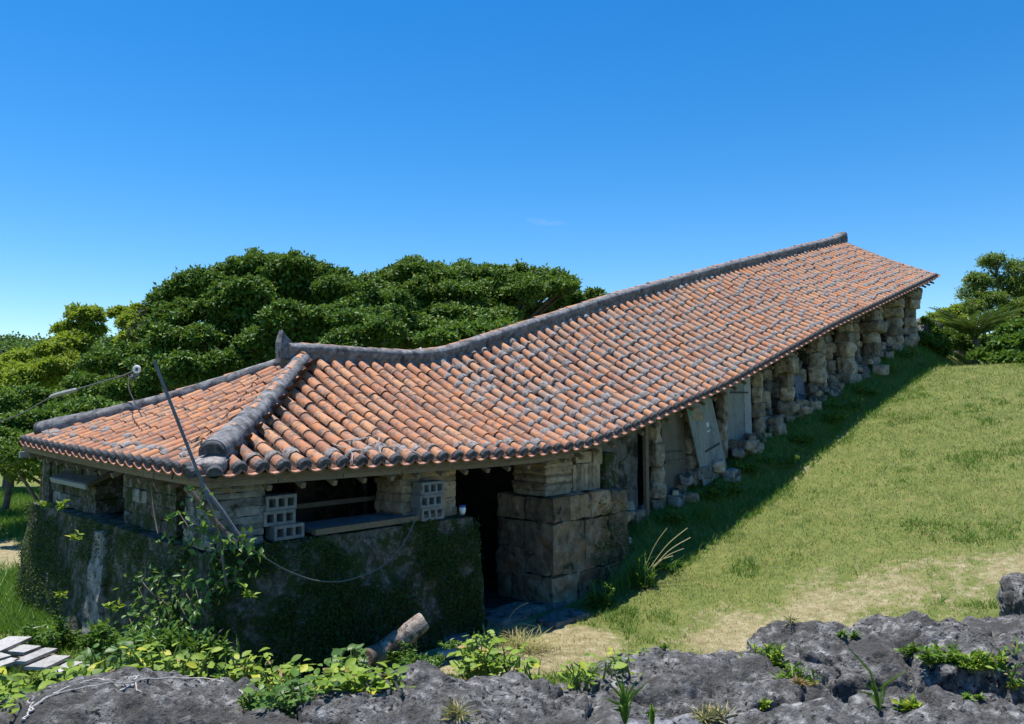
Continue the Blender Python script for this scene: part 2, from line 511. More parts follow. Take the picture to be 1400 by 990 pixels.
def dirt_mask(x, y):
    x, y = np.asarray(x, float), np.asarray(y, float)
    t, b = tb_of(x, y)
    p = np.stack([x.ravel(), y.ravel(), np.zeros(x.size)], 1)
    n = fbm(p, .55, 5, 21, .6).reshape(x.shape)
    # path between the rock and the lawn, the kiln yard, the track left of the kiln, bare fringe along the drip line
    path = np.exp(-((y - 10.35 - .13 * x) / (1.05 + .06 * np.clip(x, 0, 9))) ** 2) * smooth(x, -.4, .8)
    yard = (1 - smooth(np.hypot((x + .2) / 2.6, (y - 10.6) / 1.5), .5, 1.1)) * .9
    track = np.exp(-((y - 16.5 + .05 * x) / 2.0) ** 2) * smooth(-x, 8.3, 9.5)
    fringe = np.exp(-((b + .62) / .22) ** 2) * smooth(t, 10, 13) * (1 - smooth(t, 16, 19)) * .5
    m = np.maximum.reduce([path * .70, yard, track, fringe])
    return m + n * .5 - .02

def ground_at(px, py, it=60):
    d = ray(px, py)
    lo, hi = 2.0, 60.0
    ys = np.linspace(lo, hi, 1200)
    pts = np.array([0, 0, CAMZ]) + d[None] * (ys / d[1])[:, None]
    g = ground_z(pts[:, 0], pts[:, 1])
    k = np.argmax(pts[:, 2] < g)
    p = pts[k].copy(); p[2] = g[k]
    return p

# ---------------------------------------------------------------- ground
xs = np.concatenate([[-900, -500, -280, -160, -90, -60, -45, -34, -27, -22, -19], np.arange(-17, 19, .16), [20, 23, 28, 36, 50, 80, 140, 260, 500, 900]])
ys = np.concatenate([[-120, -60, -30, -14, -6, -2, 1, 2.5], np.arange(3.5, 30, .16), [31, 33, 36, 40, 46, 54, 66, 85, 120, 180, 300, 520, 1000]])
gx, gy = np.meshgrid(xs, ys, indexing='ij')
gz = ground_z(gx, gy)
nx, ny = gx.shape
ii, jj = np.meshgrid(np.arange(nx - 1), np.arange(ny - 1), indexing='ij')
q = (ii * ny + jj).ravel()
gf = np.stack([q, q + ny, q + ny + 1, q + 1], 1)
gme = mesh_np('ground', np.stack([gx.ravel(), gy.ravel(), gz.ravel()], 1), [gf], M['ground'], True)
at = gme.attributes.new('dirt', 'FLOAT', 'POINT')
at.data.foreach_set('value', dirt_mask(gx, gy).ravel().astype(np.float32))
ground = tag(obj('ground', gme), kind='structure')

# ---------------------------------------------------------------- kiln shed
kiln = empty('kiln_shed', TB(0, 0, 0), 'long old climbing kiln shed with a red clay tile roof running up the grassy slope', 'kiln')

# roof deck: front face, left hip face, back face (with thickness) and the hip behind
rb = MB()
ts = np.unique(np.concatenate([np.linspace(0, 3.1, 14), np.linspace(3.1, TEND, 88)]))
vs = np.linspace(0, 1, 9)
for dz in (0.0, -.07):
    g1 = np.array([[pf(t, v * min(t, HALF), dz) if t > 0 else pf(0, 0, dz) for v in vs] for t in ts])
    rb.grid(g1, 0 if dz == 0 else 1, flip=dz == 0)
    g2 = np.array([[TB(t, WID - v * min(t, HALF), float(zf(t, v * min(t, HALF))) + dz) for v in vs] for t in ts])
    rb.grid(g2, 0 if dz == 0 else 1, flip=dz != 0)
    ss = np.linspace(0, WID, 30)
    g3 = np.array([[pl(s, v * min(s, WID - s), dz) for v in vs] for s in ss])
    rb.grid(g3, 0 if dz == 0 else 1, flip=dz != 0)
for gg in ([[pf(t, 0), pf(t, 0, -.07)] for t in ts], [[pl(s, 0), pl(s, 0, -.07)] for s in np.linspace(0, WID, 30)],
           [[pf(TEND, HALF * v), pf(TEND, HALF * v, -.07)] for v in vs]):
    rb.grid(np.array(gg), 1)
roof = rb.build('roof', [M['pan'], M['timber']], kiln)

# one cover tile, local: x across, y uphill, z out of the roof
def cover_tile(r0=.076, r1=.070, L=.33, n=9, lift=.007):
    ph = np.linspace(-1.62, 1.62, n)
    v, f = [], []
    for y, r, z in ((0, r0, lift), (L, r1, 0)):
        v += [(r * math.sin(a), y, z + r * math.cos(a)) for a in ph]
    v += [((r0 - .014) * math.sin(a), 0.0, lift + (r0 - .014) * math.cos(a)) for a in ph]
    v += [(r0 * math.sin(a), 0.0, lift + r0 * math.cos(a)) for a in ph]
    for i in range(n - 1):
        f.append((i, i + 1, n + i + 1, n + i))
        f.append((2 * n + i, 2 * n + i + 1, 3 * n + i + 1, 3 * n + i))
    return np.array(v), f
def pan_tile_geo(R=.145, L=.34, n=7, th=.016):
    ph = np.linspace(-1.02, 1.02, n)
    v, f = [], []
    for y, z0 in ((0, .018), (L, .0)):
        v += [(R * math.sin(a), y, z0 + R - R * math.cos(a)) for a in ph]
    v += [(R * math.sin(a), -.002, .018 - th + R - R * math.cos(a)) for a in ph]
    v += [(R * math.sin(a), -.001, .018 + R - R * math.cos(a)) for a in ph]
    v += [(R * math.sin(a), -.002, .018 - th + R - R * math.cos(a)) for a in ph]
    v += [(R * math.sin(a), .09, .018 - th + R - R * math.cos(a)) for a in ph]
    for i in range(n - 1):
        f.append((i, i + 1, n + i + 1, n + i))
        f.append((2 * n + i, 2 * n + i + 1, 3 * n + i + 1, 3 * n + i))
        f.append((5 * n + i, 5 * n + i + 1, 4 * n + i + 1, 4 * n + i))
    return np.array(v), f
def end_cap_geo(r=.083, dep=.035, n=9):
    ph = np.linspace(-1.75, 1.75, n)
    v, f = [(0, -dep, -.03), (0, .02, -.03)], []
    for y, rr in ((-dep, r - .006), (-dep + .01, r), (.03, r + .002)):
        v += [(rr * math.sin(a), y, .012 + rr * math.cos(a)) for a in ph]
    for i in range(n - 1):
        f.append((0, 2 + i + 1, 2 + i))
        for k in (0, 1):
            a0 = 2 + k * n + i
            f.append((a0, a0 + 1, a0 + n + 1, a0 + n))
    f.append((0, 2, 2 + n - 1))
    return np.array(v), f

def frame(p0, p1, side):
    """matrix whose y runs p0 -> p1 and x follows side"""
    u = np.asarray(p1) - p0; u /= np.linalg.norm(u)
    s = side - u * np.dot(side, u); s /= np.linalg.norm(s)
    n = np.cross(s, u)
    return s, u, n
def mat4(p, s, u, n):
    return Matrix(((s[0], u[0], n[0], p[0]), (s[1], u[1], n[1], p[1]), (s[2], u[2], n[2], p[2]), (0, 0, 0, 1)))

covers, pans, caps, rims, joints = [], [], [], [], []      # (origin, s, u, n, mortared)
PT = .2594
def boundary(q): return 5.85 - .17 * q                    # the mortared rows start beyond this
def column(fn, x0, umax, side_fn, sgn, k, pan):
    qstep = .278
    q, j = 0.0, 0
    first = random.uniform(.17, .285)
    while q < umax - (.06 if not pan else -.02):
        p0, p1 = fn(x0, q), fn(x0, min(q + qstep, HALF))
        if q + .02 >= HALF: break
        sd = fn(x0 + .05, q) - fn(x0 - .05, q)
        s, u, n = frame(p0, p1, sd * sgn)
        if n[2] < 0: s, n = -s, -n
        yield j, q, p0, s, u, n
        q += (first if j == 0 else qstep * random.uniform(.93, 1.05)) if not pan else qstep
        j += 1
def jit(s, u, n, amt=.02):
    a = random.gauss(0, amt)
    s2 = s * math.cos(a) + u * math.sin(a)
    u2 = u * math.cos(a) - s * math.sin(a)
    return s2, u2, n
def lay(fn, x0, umax, sgn, mort):
    for j, q, p, s, u, n in column(fn, x0, umax, None, sgn, 0, False):
        m = mort(x0, q)
        s2, u2, n2 = jit(s, u, n, .018)
        covers.append((p + n * (.052 + random.uniform(-.004, .006)) + s * random.gauss(0, .004), s2, u2, n2, m))
        if j == 0: caps.append((p + n * .050, s, u, n))
        if (m and j > 0 and random.random() < .80) or (j == 1 and random.random() < .75) or (j == 2 and random.random() < .12):
            joints.append((p + n * .047, s, u, n, m))
def lay_pan(fn, x0, umax, sgn, mort):
    for j, q, p, s, u, n in column(fn, x0, umax, None, sgn, 0, True):
        if j == 0: rims.append((p - u * .075 + n * .0, s, u, n, mort(x0, q)))
        pans.append((p + n * .002 - u * .02, *jit(s, u, n, .01), mort(x0, q)))
for i in range(96):
    t = .13 + PT * i
    lay(pf, t, min(t - .16, HALF), -1, lambda x, q: x > boundary(q))
    lay_pan(pf, t + PT / 2, min(t + .1, HALF), -1, lambda x, q: x > boundary(q))
for i in range(23):
    s = .25 + (WID - .35) / 22.5 * i
    um = min(s, WID - s)
    lay(pl, s, um - .14, 1, lambda x, q: False)
    if i < 22: lay_pan(pl, s + .13, min(s + .13, WID - s - .13) + .05, 1, lambda x, q: False)
EYE = np.array([0, 0, CAMZ])
covers.sort(key=lambda e: np.linalg.norm(e[0] - EYE))
cv = [cover_tile(.076 + d, .069 + d, .33, 9, .008 + e) for d, e in ((0, 0), (.003, .003), (-.003, .002), (.001, -.002))]
cme = [[mesh_np('roof_tile', v, f, M[m], True) for v, f in cv] for m in ('tile', 'tile2')]
for k, (p, s, u, n, m) in enumerate(covers[:300]):
    o = obj('roof_tile', cme[1 if m else 0][k % 4], roof)
    o.matrix_basis = mat4(p, s, u, n)
mb = MB()
for k, (p, s, u, n, m) in enumerate(covers[300:]):
    v, f = cv[random.randrange(4)]
    mb.add(p + v @ np.array([s, u, n]), f, 1 if m else 0)
tag(mb.build('roof_tile', [M['tile'], M['tile2']], roof, True), kind='stuff')
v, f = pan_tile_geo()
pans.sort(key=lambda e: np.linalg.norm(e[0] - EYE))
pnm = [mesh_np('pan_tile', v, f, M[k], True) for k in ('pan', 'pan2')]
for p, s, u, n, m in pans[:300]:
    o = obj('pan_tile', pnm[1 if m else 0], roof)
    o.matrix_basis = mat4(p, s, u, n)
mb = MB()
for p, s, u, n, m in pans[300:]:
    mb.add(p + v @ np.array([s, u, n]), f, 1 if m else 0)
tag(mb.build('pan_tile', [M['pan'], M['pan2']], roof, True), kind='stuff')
pme = mesh_np('eave_pan_tile', v, f, M['panrim'], True)
for p, s, u, n, m in rims:
    o = obj('eave_pan_tile', pme, roof)
    o.matrix_basis = mat4(p, s, u, n)
v, f = end_cap_geo()
eme = mesh_np('tile_end_cap', v, f, M['cap'], False)
for p, s, u, n in caps:
    o = obj('tile_end_cap', eme, roof)
    o.matrix_basis = mat4(p - u * .005, s, u, n)

# mortar laid over the joints and along the tile flanks
mb = MB()
for p, s, u, n, m in joints:
    ph = np.linspace(-1.9, 1.9, 9)
    ys = np.array([-.046, -.018, .024, .052]) * random.uniform(.5, 1.5)
    r0 = .087 + random.uniform(-.003, .009)
    g = []
    for a in ph:
        row = []
        for kk, y in enumerate(ys):
            r = r0 * (1.0 if 0 < kk < 3 else .90) + random.uniform(-.006, .006)
            yy = y + random.uniform(-.012, .012)
            row.append(p + s * (r * math.sin(a) * (1.0 if abs(a) < 1.5 else 1.15)) + u * yy + n * (.010 + r * math.cos(a)))
        g.append(row)
    mb.grid(np.array(g))
for p, s, u, n, m in covers:                              # rough mortar bed on both flanks
    if True:
        for sg in (-1, 1):
            g = []
            for y in np.linspace(0, .29, 4):
                o1 = .070 + random.uniform(-.004, .004)
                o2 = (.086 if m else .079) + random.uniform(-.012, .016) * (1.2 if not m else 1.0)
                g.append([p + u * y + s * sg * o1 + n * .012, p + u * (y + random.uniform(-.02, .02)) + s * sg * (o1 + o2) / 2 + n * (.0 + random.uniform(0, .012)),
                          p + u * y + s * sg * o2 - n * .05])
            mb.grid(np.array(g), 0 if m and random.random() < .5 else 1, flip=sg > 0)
tag(mb.build('joint_mortar', [M['mortar'], M['bedmortar']], roof, True), kind='stuff')

# ridges: mushroom-shaped plaster rolls with a row of tiles bedded on top
def sweep(pts, sec_fn, side_fn, seed, amp=.016):
    g = []
    for i, p in enumerate(pts):
        sd = side_fn(i)
        g.append([p + sd * w + np.array([0, 0, z]) for w, z in sec_fn(i)])
    g = np.array(g)
    sh = g.shape
    fl = g.reshape(-1, 3)
    off = np.stack([fbm(fl, 6, 4, seed + k * 13) for k in range(3)], 1) * amp
    return (fl + off).reshape(sh)
SEC = [(-.20, -.06), (-.135, .03), (-.125, .085), (-.155, .125), (-.178, .175), (-.165, .225), (-.12, .262), (-.05, .28)]
SEC = SEC + [(-w, z) for w, z in SEC[::-1]]
b3 = np.array([B[0], B[1], 0])
a3 = np.array([A[0], A[1], 0])
rt = np.arange(2.75, 25.05, .12)
rise = lambda t: .10 * smooth(t, 23.9, 25.0)
rpts = [TB(t, HALF, float(Rs(t)) + float(rise(t))) for t in rt]
mb = MB()
g = sweep(rpts, lambda i: SEC, lambda i: b3, 5)
mb.grid(g)
for e in (0, -1):
    mb.add(g[e], [tuple(range(len(SEC)))])
ridge_cap = mb.build('ridge_roll', M['ridge'], roof, True)
ridge_tiles = []
for t in np.arange(3.0, 24.9, .262):
    p, q = TB(t, HALF, float(Rs(t)) + .215 + float(rise(t))), TB(t + .26, HALF, float(Rs(t + .26)) + .215 + float(rise(t + .26)))
    ridge_tiles.append((p, q, b3))
def hip(s_side):
    # from the hip apex down to the corner; s_side 0 = near corner, 1 = left corner
    out = []
    for k in np.linspace(0, 1, 34):
        u = HALF - k * (HALF - .20)
        z = float(zl(u, u)) if s_side == 0 else float(zl(WID - u, u))
        kick = .05 * k ** 3
        out.append(TB(u, u if s_side == 0 else WID - u, z + kick))
    return out
HSEC = [(-.19, -.07), (-.165, .03), (-.172, .09), (-.165, .15), (-.13, .20), (-.07, .232), (0, .24)]
HSEC = HSEC + [(-w, z) for w, z in HSEC[::-1][1:]]
for sside in (0, 1):
    hp = hip(sside)
    d = hp[-1] - hp[0]
    sd = np.cross(d, [0, 0, 1.0]); sd /= np.linalg.norm(sd)
    mb = MB()
    sc = lambda i: [(w * (.66 + .20 * i / 33), z * (.86 + .10 * i / 33)) for w, z in HSEC]
    g = sweep(hp, sc, lambda i: sd, 11 + sside, .02)
    mb.grid(g, 0, flip=True)
    dd = d / np.linalg.norm(d)
    mb.add(g[0], [tuple(range(len(HSEC)))])
    mb.add(g[-1], [tuple(range(len(HSEC)))])
    hr = mb.build('hip_roll', M['ridge'], roof, True)
    # round dark end plug of the roll
    c = hp[-1] + np.array([0, 0, .095])
    up = np.cross(sd, dd); up /= np.linalg.norm(up)
    if up[2] < 0: up = -up
    pm = MB()
    n = 18
    ring = lambda r, off, wob=0: [c + dd * off + sd * r * math.cos(2 * math.pi * k / n) + up * r * math.sin(2 * math.pi * k / n) * .95 for k in range(n)]
    v = ring(.132, -.10) + ring(.136, .03) + ring(.12, .045) + [c + dd * .04]
    f = [(r * n + k, r * n + (k + 1) % n, (r + 1) * n + (k + 1) % n, (r + 1) * n + k) for r in (0, 1) for k in range(n)]
    f += [(2 * n + k, 2 * n + (k + 1) % n, 3 * n) for k in range(n)]
    pm.add(v, f)
    pm.build('hip_end_plug', M['cap'], roof)
    for i in range(0, 31, 2):
        p, q = hp[i] + np.array([0, 0, .140]), hp[i + 2] + np.array([0, 0, .140])
        if random.random() < (.9 if sside == 0 else .6): ridge_tiles.append((q, p, sd))
    # two short tiles in mortar below the plug, at the very corner
    if sside == 0:
        mbm = MB()
        v_, f_ = rough_block(hp[-1] + dd * .09 + np.array([0, 0, -.02]), (.30, .24, .17), np.array([sd, np.cross(up, sd), up]), (6, 6, 4), .03, 7, .7, 3)
        mbm.add(v_, f_)
        mbm.build('corner_mortar', M['mortar'], roof, True)
        for k, (ang, ox) in enumerate(((-.22, -.11), (.62, .13))):
            u_ = -(dd * math.cos(ang) + sd * math.sin(ang)); u_[2] = .25; u_ /= np.linalg.norm(u_)
            s_ = np.cross(u_, up); s_ /= np.linalg.norm(s_); n_ = np.cross(s_, u_)
            p = hp[-1] + dd * .25 + sd * ox - np.array([0, 0, .045])
            o = obj('roof_tile', cme[0][k], roof); o.matrix_basis = mat4(p, s_, u_, n_)
            o = obj('tile_end_cap', eme, roof); o.matrix_basis = mat4(p, s_, u_, n_)
for k, (p, q, sd) in enumerate(ridge_tiles):
    s, u, n = frame(p, q, sd)
    if n[2] < 0: s, n = -s, -n
    o = obj('ridge_tile', cme[1][k % 4], roof)
    o.matrix_basis = mat4(p + n * random.uniform(-.012, .004), *jit(s, u, n, .03))
# upright plaster fin where the ridge meets the two hips
mb = MB()
c = TB(2.72, HALF, float(Rs(3.1)))
prof = [(-.10, .02), (.36, .02), (.32, .20), (.14, .27), (.02, .38), (-.06, .47), (-.11, .28)]
fw = 0.085
v = [c + a3 * x * .9 + b3 * s_ * (fw if z < .3 else fw * .62) + np.array([0, 0, z]) for s_ in (-1, 1) for x, z in prof]
n = len(prof)
mb.add(v, [tuple(range(n)), tuple(range(2 * n - 1, n - 1, -1))] + [(k, (k + 1) % n, n + (k + 1) % n, n + k) for k in range(n)])
mb.build('ridge_fin', M['ridge'], roof)
# rounded tip at the uphill end of the ridge
block('ridge_tip', M['ridge'], roof, TB(25.0, HALF, float(Rs(25)) + .17), (.22, .36, .40), AXK, (5, 5, 5), .02, 6, .7, 4, sm=True)

# eaves: fascia board along the low front, rafter tips, eave batten along both fronts
mb = MB()
for k in range(7):
    t0, t1 = .02 + k * .86, .02 + (k + 1) * .86 - .008
    if t1 > 6.1: break
    p0, p1 = pf(t0, .05, -.105), pf(t1, .05, -.105)
    o = MB().box((p0 + p1) / 2, (np.linalg.norm(p1 - p0), .045, .085), np.array([(p1 - p0) / np.linalg.norm(p1 - p0), b3, [0, 0, 1]])).build('fascia_board', M['fascia'], roof)
for k in range(4):
    s0, s1 = .02 + k * 1.55, .02 + (k + 1) * 1.55 - .008
    p0, p1 = pl(s0, .05, -.105), pl(s1, .05, -.105)
    MB().box((p0 + p1) / 2, (np.linalg.norm(p1 - p0), .045, .07), np.array([(p1 - p0) / np.linalg.norm(p1 - p0), a3, [0, 0, 1]])).build('fascia_board', M['fascia'], roof)
def rafter(p0, p1, sd):
    s, u, n = frame(p0, p1, sd)
    return MB().box((np.asarray(p0) + p1) / 2, (.055, np.linalg.norm(np.asarray(p1) - p0), .06), np.array([s, u, n])).build('rafter', M['fascia'], roof)
for t in np.arange(.35, TEND, .42):
    q1 = min(t, HALF) * .98
    rafter(pf(t, .015, -.185), pf(t, q1, -.185), a3)
for s in np.arange(.4, WID - .2, .42):
    q1 = min(s, WID - s) * .97
    rafter(pl(s, .015, -.185), pl(s, q1, -.185), b3)
# a pale rafter end sticks out at the far left corner
MB().box(pl(6.05, .1, -.20), (.07, .34, .09), np.array([b3, a3, [0, 0, 1]])).build('beam_end', M['plank'], roof)
# eave beams on the piers and pillars
def beam(p0, p1, w, h, name='eave_beam', m='timber', par=None):
    d = np.asarray(p1) - p0
    L = np.linalg.norm(d); d = d / L
    s = np.cross(d, [0, 0, 1.0]); s /= np.linalg.norm(s)
    n = np.cross(s, d)
    return MB().box((np.asarray(p0) + p1) / 2, (L, w, h), np.array([d, s, n])).build(name, M[m], par or kiln)
bt = [.3, 3.0, 6.0, 8.0, 11, 14, 17, 20, 24.5]
for t0, t1 in zip(bt[:-1], bt[1:]):
    beam(pf(t0, .55, -.31), pf(t1 - .01, .55, -.31), .13, .15)
for s0, s1 in ((.3, 3.0), (3.0, 5.9)):
    beam(pl(s0, .5, -.31), pl(s1 - .01, .5, -.31), .13, .15)

# ---------------------------------------------------------------- masonry under the roof
def blk(name, m, par, t, b, z, dims, res=(5, 5, 5), amp=.025, freq=5, rnd=.2, seed=0, rot=0, sm=False, batter=0):
    ax = AXK
    if rot:
        c, s = math.cos(rot), math.sin(rot)
        ax = np.array([AXK[0] * c + AXK[1] * s, AXK[1] * c - AXK[0] * s, AXK[2]])
    return block(name, M[m], par, TB(t, b, z), dims, ax, res, amp, freq, rnd, seed, sm=sm, batter=batter)

WT = 1.62                                                   # height of the mossy base wall
blk('base_wall', 'wall', kiln, 2.10, .44, WT / 2 - .12, (3.84, .56, WT + .24), (70, 8, 34), .07, 2.2, .05, 3, batter=.12)
blk('base_wall', 'wall', kiln, .44, 3.56, WT / 2 - .12, (.56, 5.70, WT + .24), (8, 94, 34), .07, 2.2, .05, 5, batter=.12)
blk('base_wall', 'wall', kiln, 3.2, 6.1, 1.2, (5.8, .3, 2.6), (20, 4, 10), .05, 2, .05, 6)
# long back wall, gable wall and the dark clay vault of the kiln chambers
for i in range(10):
    t0, t1 = 6.1 + i * 1.86, 6.1 + (i + 1) * 1.86
    zt = float(Ez(t0)) - .05
    blk('back_wall', 'plaster', kiln, (t0 + t1) / 2, 5.85, zt - 1.15, (1.86, .34, 2.5), (8, 3, 8), .03, 2, .05, 8 + i)
blk('gable_wall', 'plaster', kiln, 24.45, 3.1, float(Ez(24.5)) - .9, (.3, 4.6, 2.6), (3, 14, 8), .04, 2, .05, 22)
g = []
for t in np.arange(6.6, 24.2, .5):
    zb = float(Ez(t)) - 2.2
    g.append([TB(t, 3.2 + 1.9 * math.cos(an), zb + 1.7 * math.sin(an) * (1 + .06 * math.sin(t * 2.4))) for an in np.linspace(-.1, math.pi + .1, 14)])
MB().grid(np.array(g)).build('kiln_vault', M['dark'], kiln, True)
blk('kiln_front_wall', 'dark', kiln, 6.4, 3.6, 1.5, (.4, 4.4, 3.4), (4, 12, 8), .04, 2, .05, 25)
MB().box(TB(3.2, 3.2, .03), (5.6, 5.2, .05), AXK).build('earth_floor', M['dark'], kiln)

sd = 100
def slab_stack(par, t0, t1, b0, b1, z0, z1, lay, mat, grain=.0):
    """a pier of thin layered stones; each layer a stone of its own"""
    global sd
    z = z0
    while z < z1 - .02:
        h = min(lay * random.uniform(.75, 1.35), z1 - z)
        sd += 1
        j = lambda: random.uniform(-.025, .025)
        a0, a1, c0, c1 = t0 + j(), t1 + j(), b0 + abs(j()), b1 + j()
        blk('stone', mat, par, (a0 + a1) / 2, (c0 + c1) / 2, z + h / 2, (a1 - a0, c1 - c0, h * .97), (8, 8, 2), .016, 9, .10, sd)
        z += h
def pier(core_t, core_b, z, dims, mat='dark'):
    return blk('pier', mat, kiln, core_t, core_b, z, dims, (2, 2, 2), 0, 1, 0)
# window-band piers on the base wall
zb = WT + .01
ztop = lambda t: float(zf(t, .5)) - .33
p = pier(.52, .58, zb + .33, (.44, .44, .64)); slab_stack(p, .20, .86, .26, .86, zb, ztop(.5), .085, 'greystone')
p = pier(3.30, .64, zb + .33, (.70, .4, .64)); slab_stack(p, 2.86, 3.84, .34, .92, zb, ztop(3.3), .10, 'slabstone')
for s0, s1, nl in ((1.32, 2.95, .16), (3.95, 5.85, .2)):
    sc = (s0 + s1) / 2
    p = pier(.55, sc, zb + .3, (.4, s1 - s0 - .2, .58))
    z = zb
    while z < float(zl(sc, .5)) - .36:
        s = s0
        while s < s1 - .1:
            w = min(random.uniform(.35, .6), s1 - s)
            sd += 1
            blk('stone', 'wall' if random.random() < .75 else 'greystone', p, .56, s + w / 2, z + nl / 2, (.46 + random.uniform(-.03, .05), w * .97, nl * .97), (5, 5, 3), .02, 7, .16, sd)
            s += w
        z += nl
# added partition behind the openings, blocks light so that the kiln stays dark
blk('light_blocker', 'dark', kiln, 2.2, 3.4, 1.3, (.3, 3.6, 2.4), (3, 10, 6), .03, 2, .05, 31)

# the big stone pier right of the doorway, coursed
p = pier(6.55, .78, .80, (1.7, 1.05, 1.66))
courses = [(-.12, .50, [(5.60, 6.25), (6.25, 6.95), (6.95, 7.60)]), (.50, 1.32, [(5.62, 6.42), (6.42, 7.06), (7.06, 7.60)]), (1.32, 1.71, [(5.62, 6.02), (6.02, 6.58), (6.58, 7.12), (7.12, 7.58)])]
for z0, z1, xs_ in courses:
    for a0, a1 in xs_:
        sd += 1
        blk('stone', 'pierstone', p, (a0 + a1) / 2, .42, (z0 + z1) / 2, (a1 - a0 - .012, .62, z1 - z0 - .014), (14, 9, 14), .06, 4.5, .16, sd)
for z0, z1, bs_ in ((-.12, .42, [(.74, 1.02), (1.02, 1.32)]), (.42, .88, [(.74, 1.32)]), (.88, 1.31, [(.74, 1.1), (1.1, 1.32)]), (1.33, 1.70, [(.74, 1.32)])):
    for c0, c1 in bs_:
        sd += 1
        blk('stone', 'pierstone', p, 5.93, (c0 + c1) / 2, (z0 + z1) / 2, (.62, c1 - c0 - .01, z1 - z0 - .012), (9, 12, 12), .055, 4.5, .16, sd)
p2 = pier(6.02, .72, 1.95, (.56, .5, .4)); slab_stack(p2, 5.70, 6.36, .32, 1.05, 1.715, ztop(6.0) + .02, .06, 'slabstone')
p3 = pier(6.8, .80, 1.95, (.6, .4, .42))
for k in range(7):
    a0 = 6.42 + k * .105
    sd += 1
    blk('stone', 'slabstone', p3, a0 + .05, .62, 1.715 + .23, (.098, .5, .46 + random.uniform(-.02, .02)), (3, 6, 6), .014, 9, .12, sd)
sd += 1
blk('stone', 'slabstone', p3, 6.75, .62, 2.27, (.42, .45, .20), (5, 5, 4), .02, 7, .2, sd)
blk('stone', 'slabstone', p3, 7.10, .60, 2.30, (.24, .45, .34), (5, 5, 5), .02, 7, .2, sd + 1)
blk('stone', 'wall', p3, 7.42, .62, 2.02, (.36, .6, .60), (6, 6, 8), .03, 6, .2, sd + 2)
# stained plaster infill and the thin post next to it
blk('infill_wall', 'plaster', kiln, 8.17, .80, 1.6, (1.18, .16, 2.5), (12, 3, 20), .02, 3, .03, 47)
beam(TB(8.70, .48, .55), TB(8.66, .48, float(zf(8.7, .48)) - .2), .07, .09, 'door_post', 'timber')

# rough stacked-limestone pillars carrying the eave
PB = .62
def at_plane(px, py):
    """point where the sight line meets the pillar plane b = PB"""
    d = ray(px, py)
    o = np.array([0, 0, CAMZ])
    t0, b0 = tb_of(0, 0)
    db = d[0] * B[0] + d[1] * B[1]
    k = (PB - b0) / db
    q = o + d * k
    return tb_of(q[0], q[1])[0], q[2]
pillars = [(897, 698, 21, [.16, .14, .14, .2, .22, .14]), (946, 655, 20, [.15, .16, .18, .16, .13, .11, .11]), (988, 618, 13, [.45, .3, .25]), (1037, 613, 18, [.2, .16, .14, .16, .18, .16]),
           (1077, 580, 20, [.15, .15, .16, .15, .17, .12, .10]), (1118, 556, 24, [.16, .16, .18, .16, .18, .16]), (1158, 527, 23, [.2, .2, .18, .14, .14, .14]), (1193, 515, 23, [.15, .14, .16, .13, .13, .14, .15]),
           (1222, 484, 22, [.16, .14, .15, .14, .13, .13, .15]), (1245, 458, 20, [.18, .16, .18, .16, .16, .16])]
wid = {(0, 1): 1.1, (0, 0): 1.2, (1, 4): 1.25, (4, 4): 1.5, (1, 0): 1.35, (6, 0): 1.2, (7, 4): 1.3, (7, 0): 1.3, (8, 5): 1.35, (5, 0): 1.2, (3, 5): 1.15, (9, 4): 1.2, (4, 0): 1.15, (8, 0): 1.15}
ptz = []
for i, (px, py, wpx, hs) in enumerate(pillars):
    t, z = at_plane(px, py)
    Y = W2(t, PB)[1]
    w = wpx / FPX * Y * .95
    top = float(zf(t, PB)) - .24
    z -= .12
    ptz.append((t, z, top, w))
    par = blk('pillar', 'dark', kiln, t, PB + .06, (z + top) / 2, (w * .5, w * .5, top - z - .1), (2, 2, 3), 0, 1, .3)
    H = top - z
    zz = z
    for k, h in enumerate(hs):
        sd += 1
        f = wid.get((i, k), random.uniform(.72, 1.05))
        blk('stone', 'limestone', par, t + random.uniform(-.03, .03), PB + random.uniform(-.02, .03), zz + h * H / 2, (w * f, w * f * random.uniform(.9, 1.1), h * H * 1.02), (10, 10, 10), np.float64(.085 * w / .4), 5.0 / w * .4, .5, sd, random.uniform(-.4, .4), True)
        zz += h * H
# low dry-stone footing under and between the pillars
foot = blk('stone_footing', 'dark', kiln, 16.5, 1.0, 3.2, (.4, .4, .4), (2, 2, 2), 0, 1, .3)
tt = 7.8
while tt < 24.6:
    gz0 = float(ground_z(*W2(tt, .45)))
    for lay in range(2):
        for bb in (.46, .80):
            if random.random() < (.30 if lay == 0 else .5): continue
            s_ = random.uniform(.12, .32) * (1 if lay == 0 else .85)
            sd += 1
            blk('stone', 'limestone' if random.random() < .7 else 'greystone', foot, tt + random.uniform(-.12, .12), bb - lay * .05 + random.uniform(-.1, .1), gz0 + .05 + lay * .2,
                (s_ * random.uniform(1, 1.5), s_ * random.uniform(.8, 1.2), s_ * random.uniform(.7, 1)), (6, 6, 6), .09, 5, .4, sd, random.uniform(-1, 1), True)
    tt += random.uniform(.32, .48)
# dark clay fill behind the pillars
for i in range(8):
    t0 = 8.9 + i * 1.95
    blk('rear_infill', 'dark', kiln, t0 + .97, 1.55, float(Ez(t0 + .97)) - 1.3, (1.96, .2, 1.9), (8, 2, 8), .06, 2, .05, 60 + i)

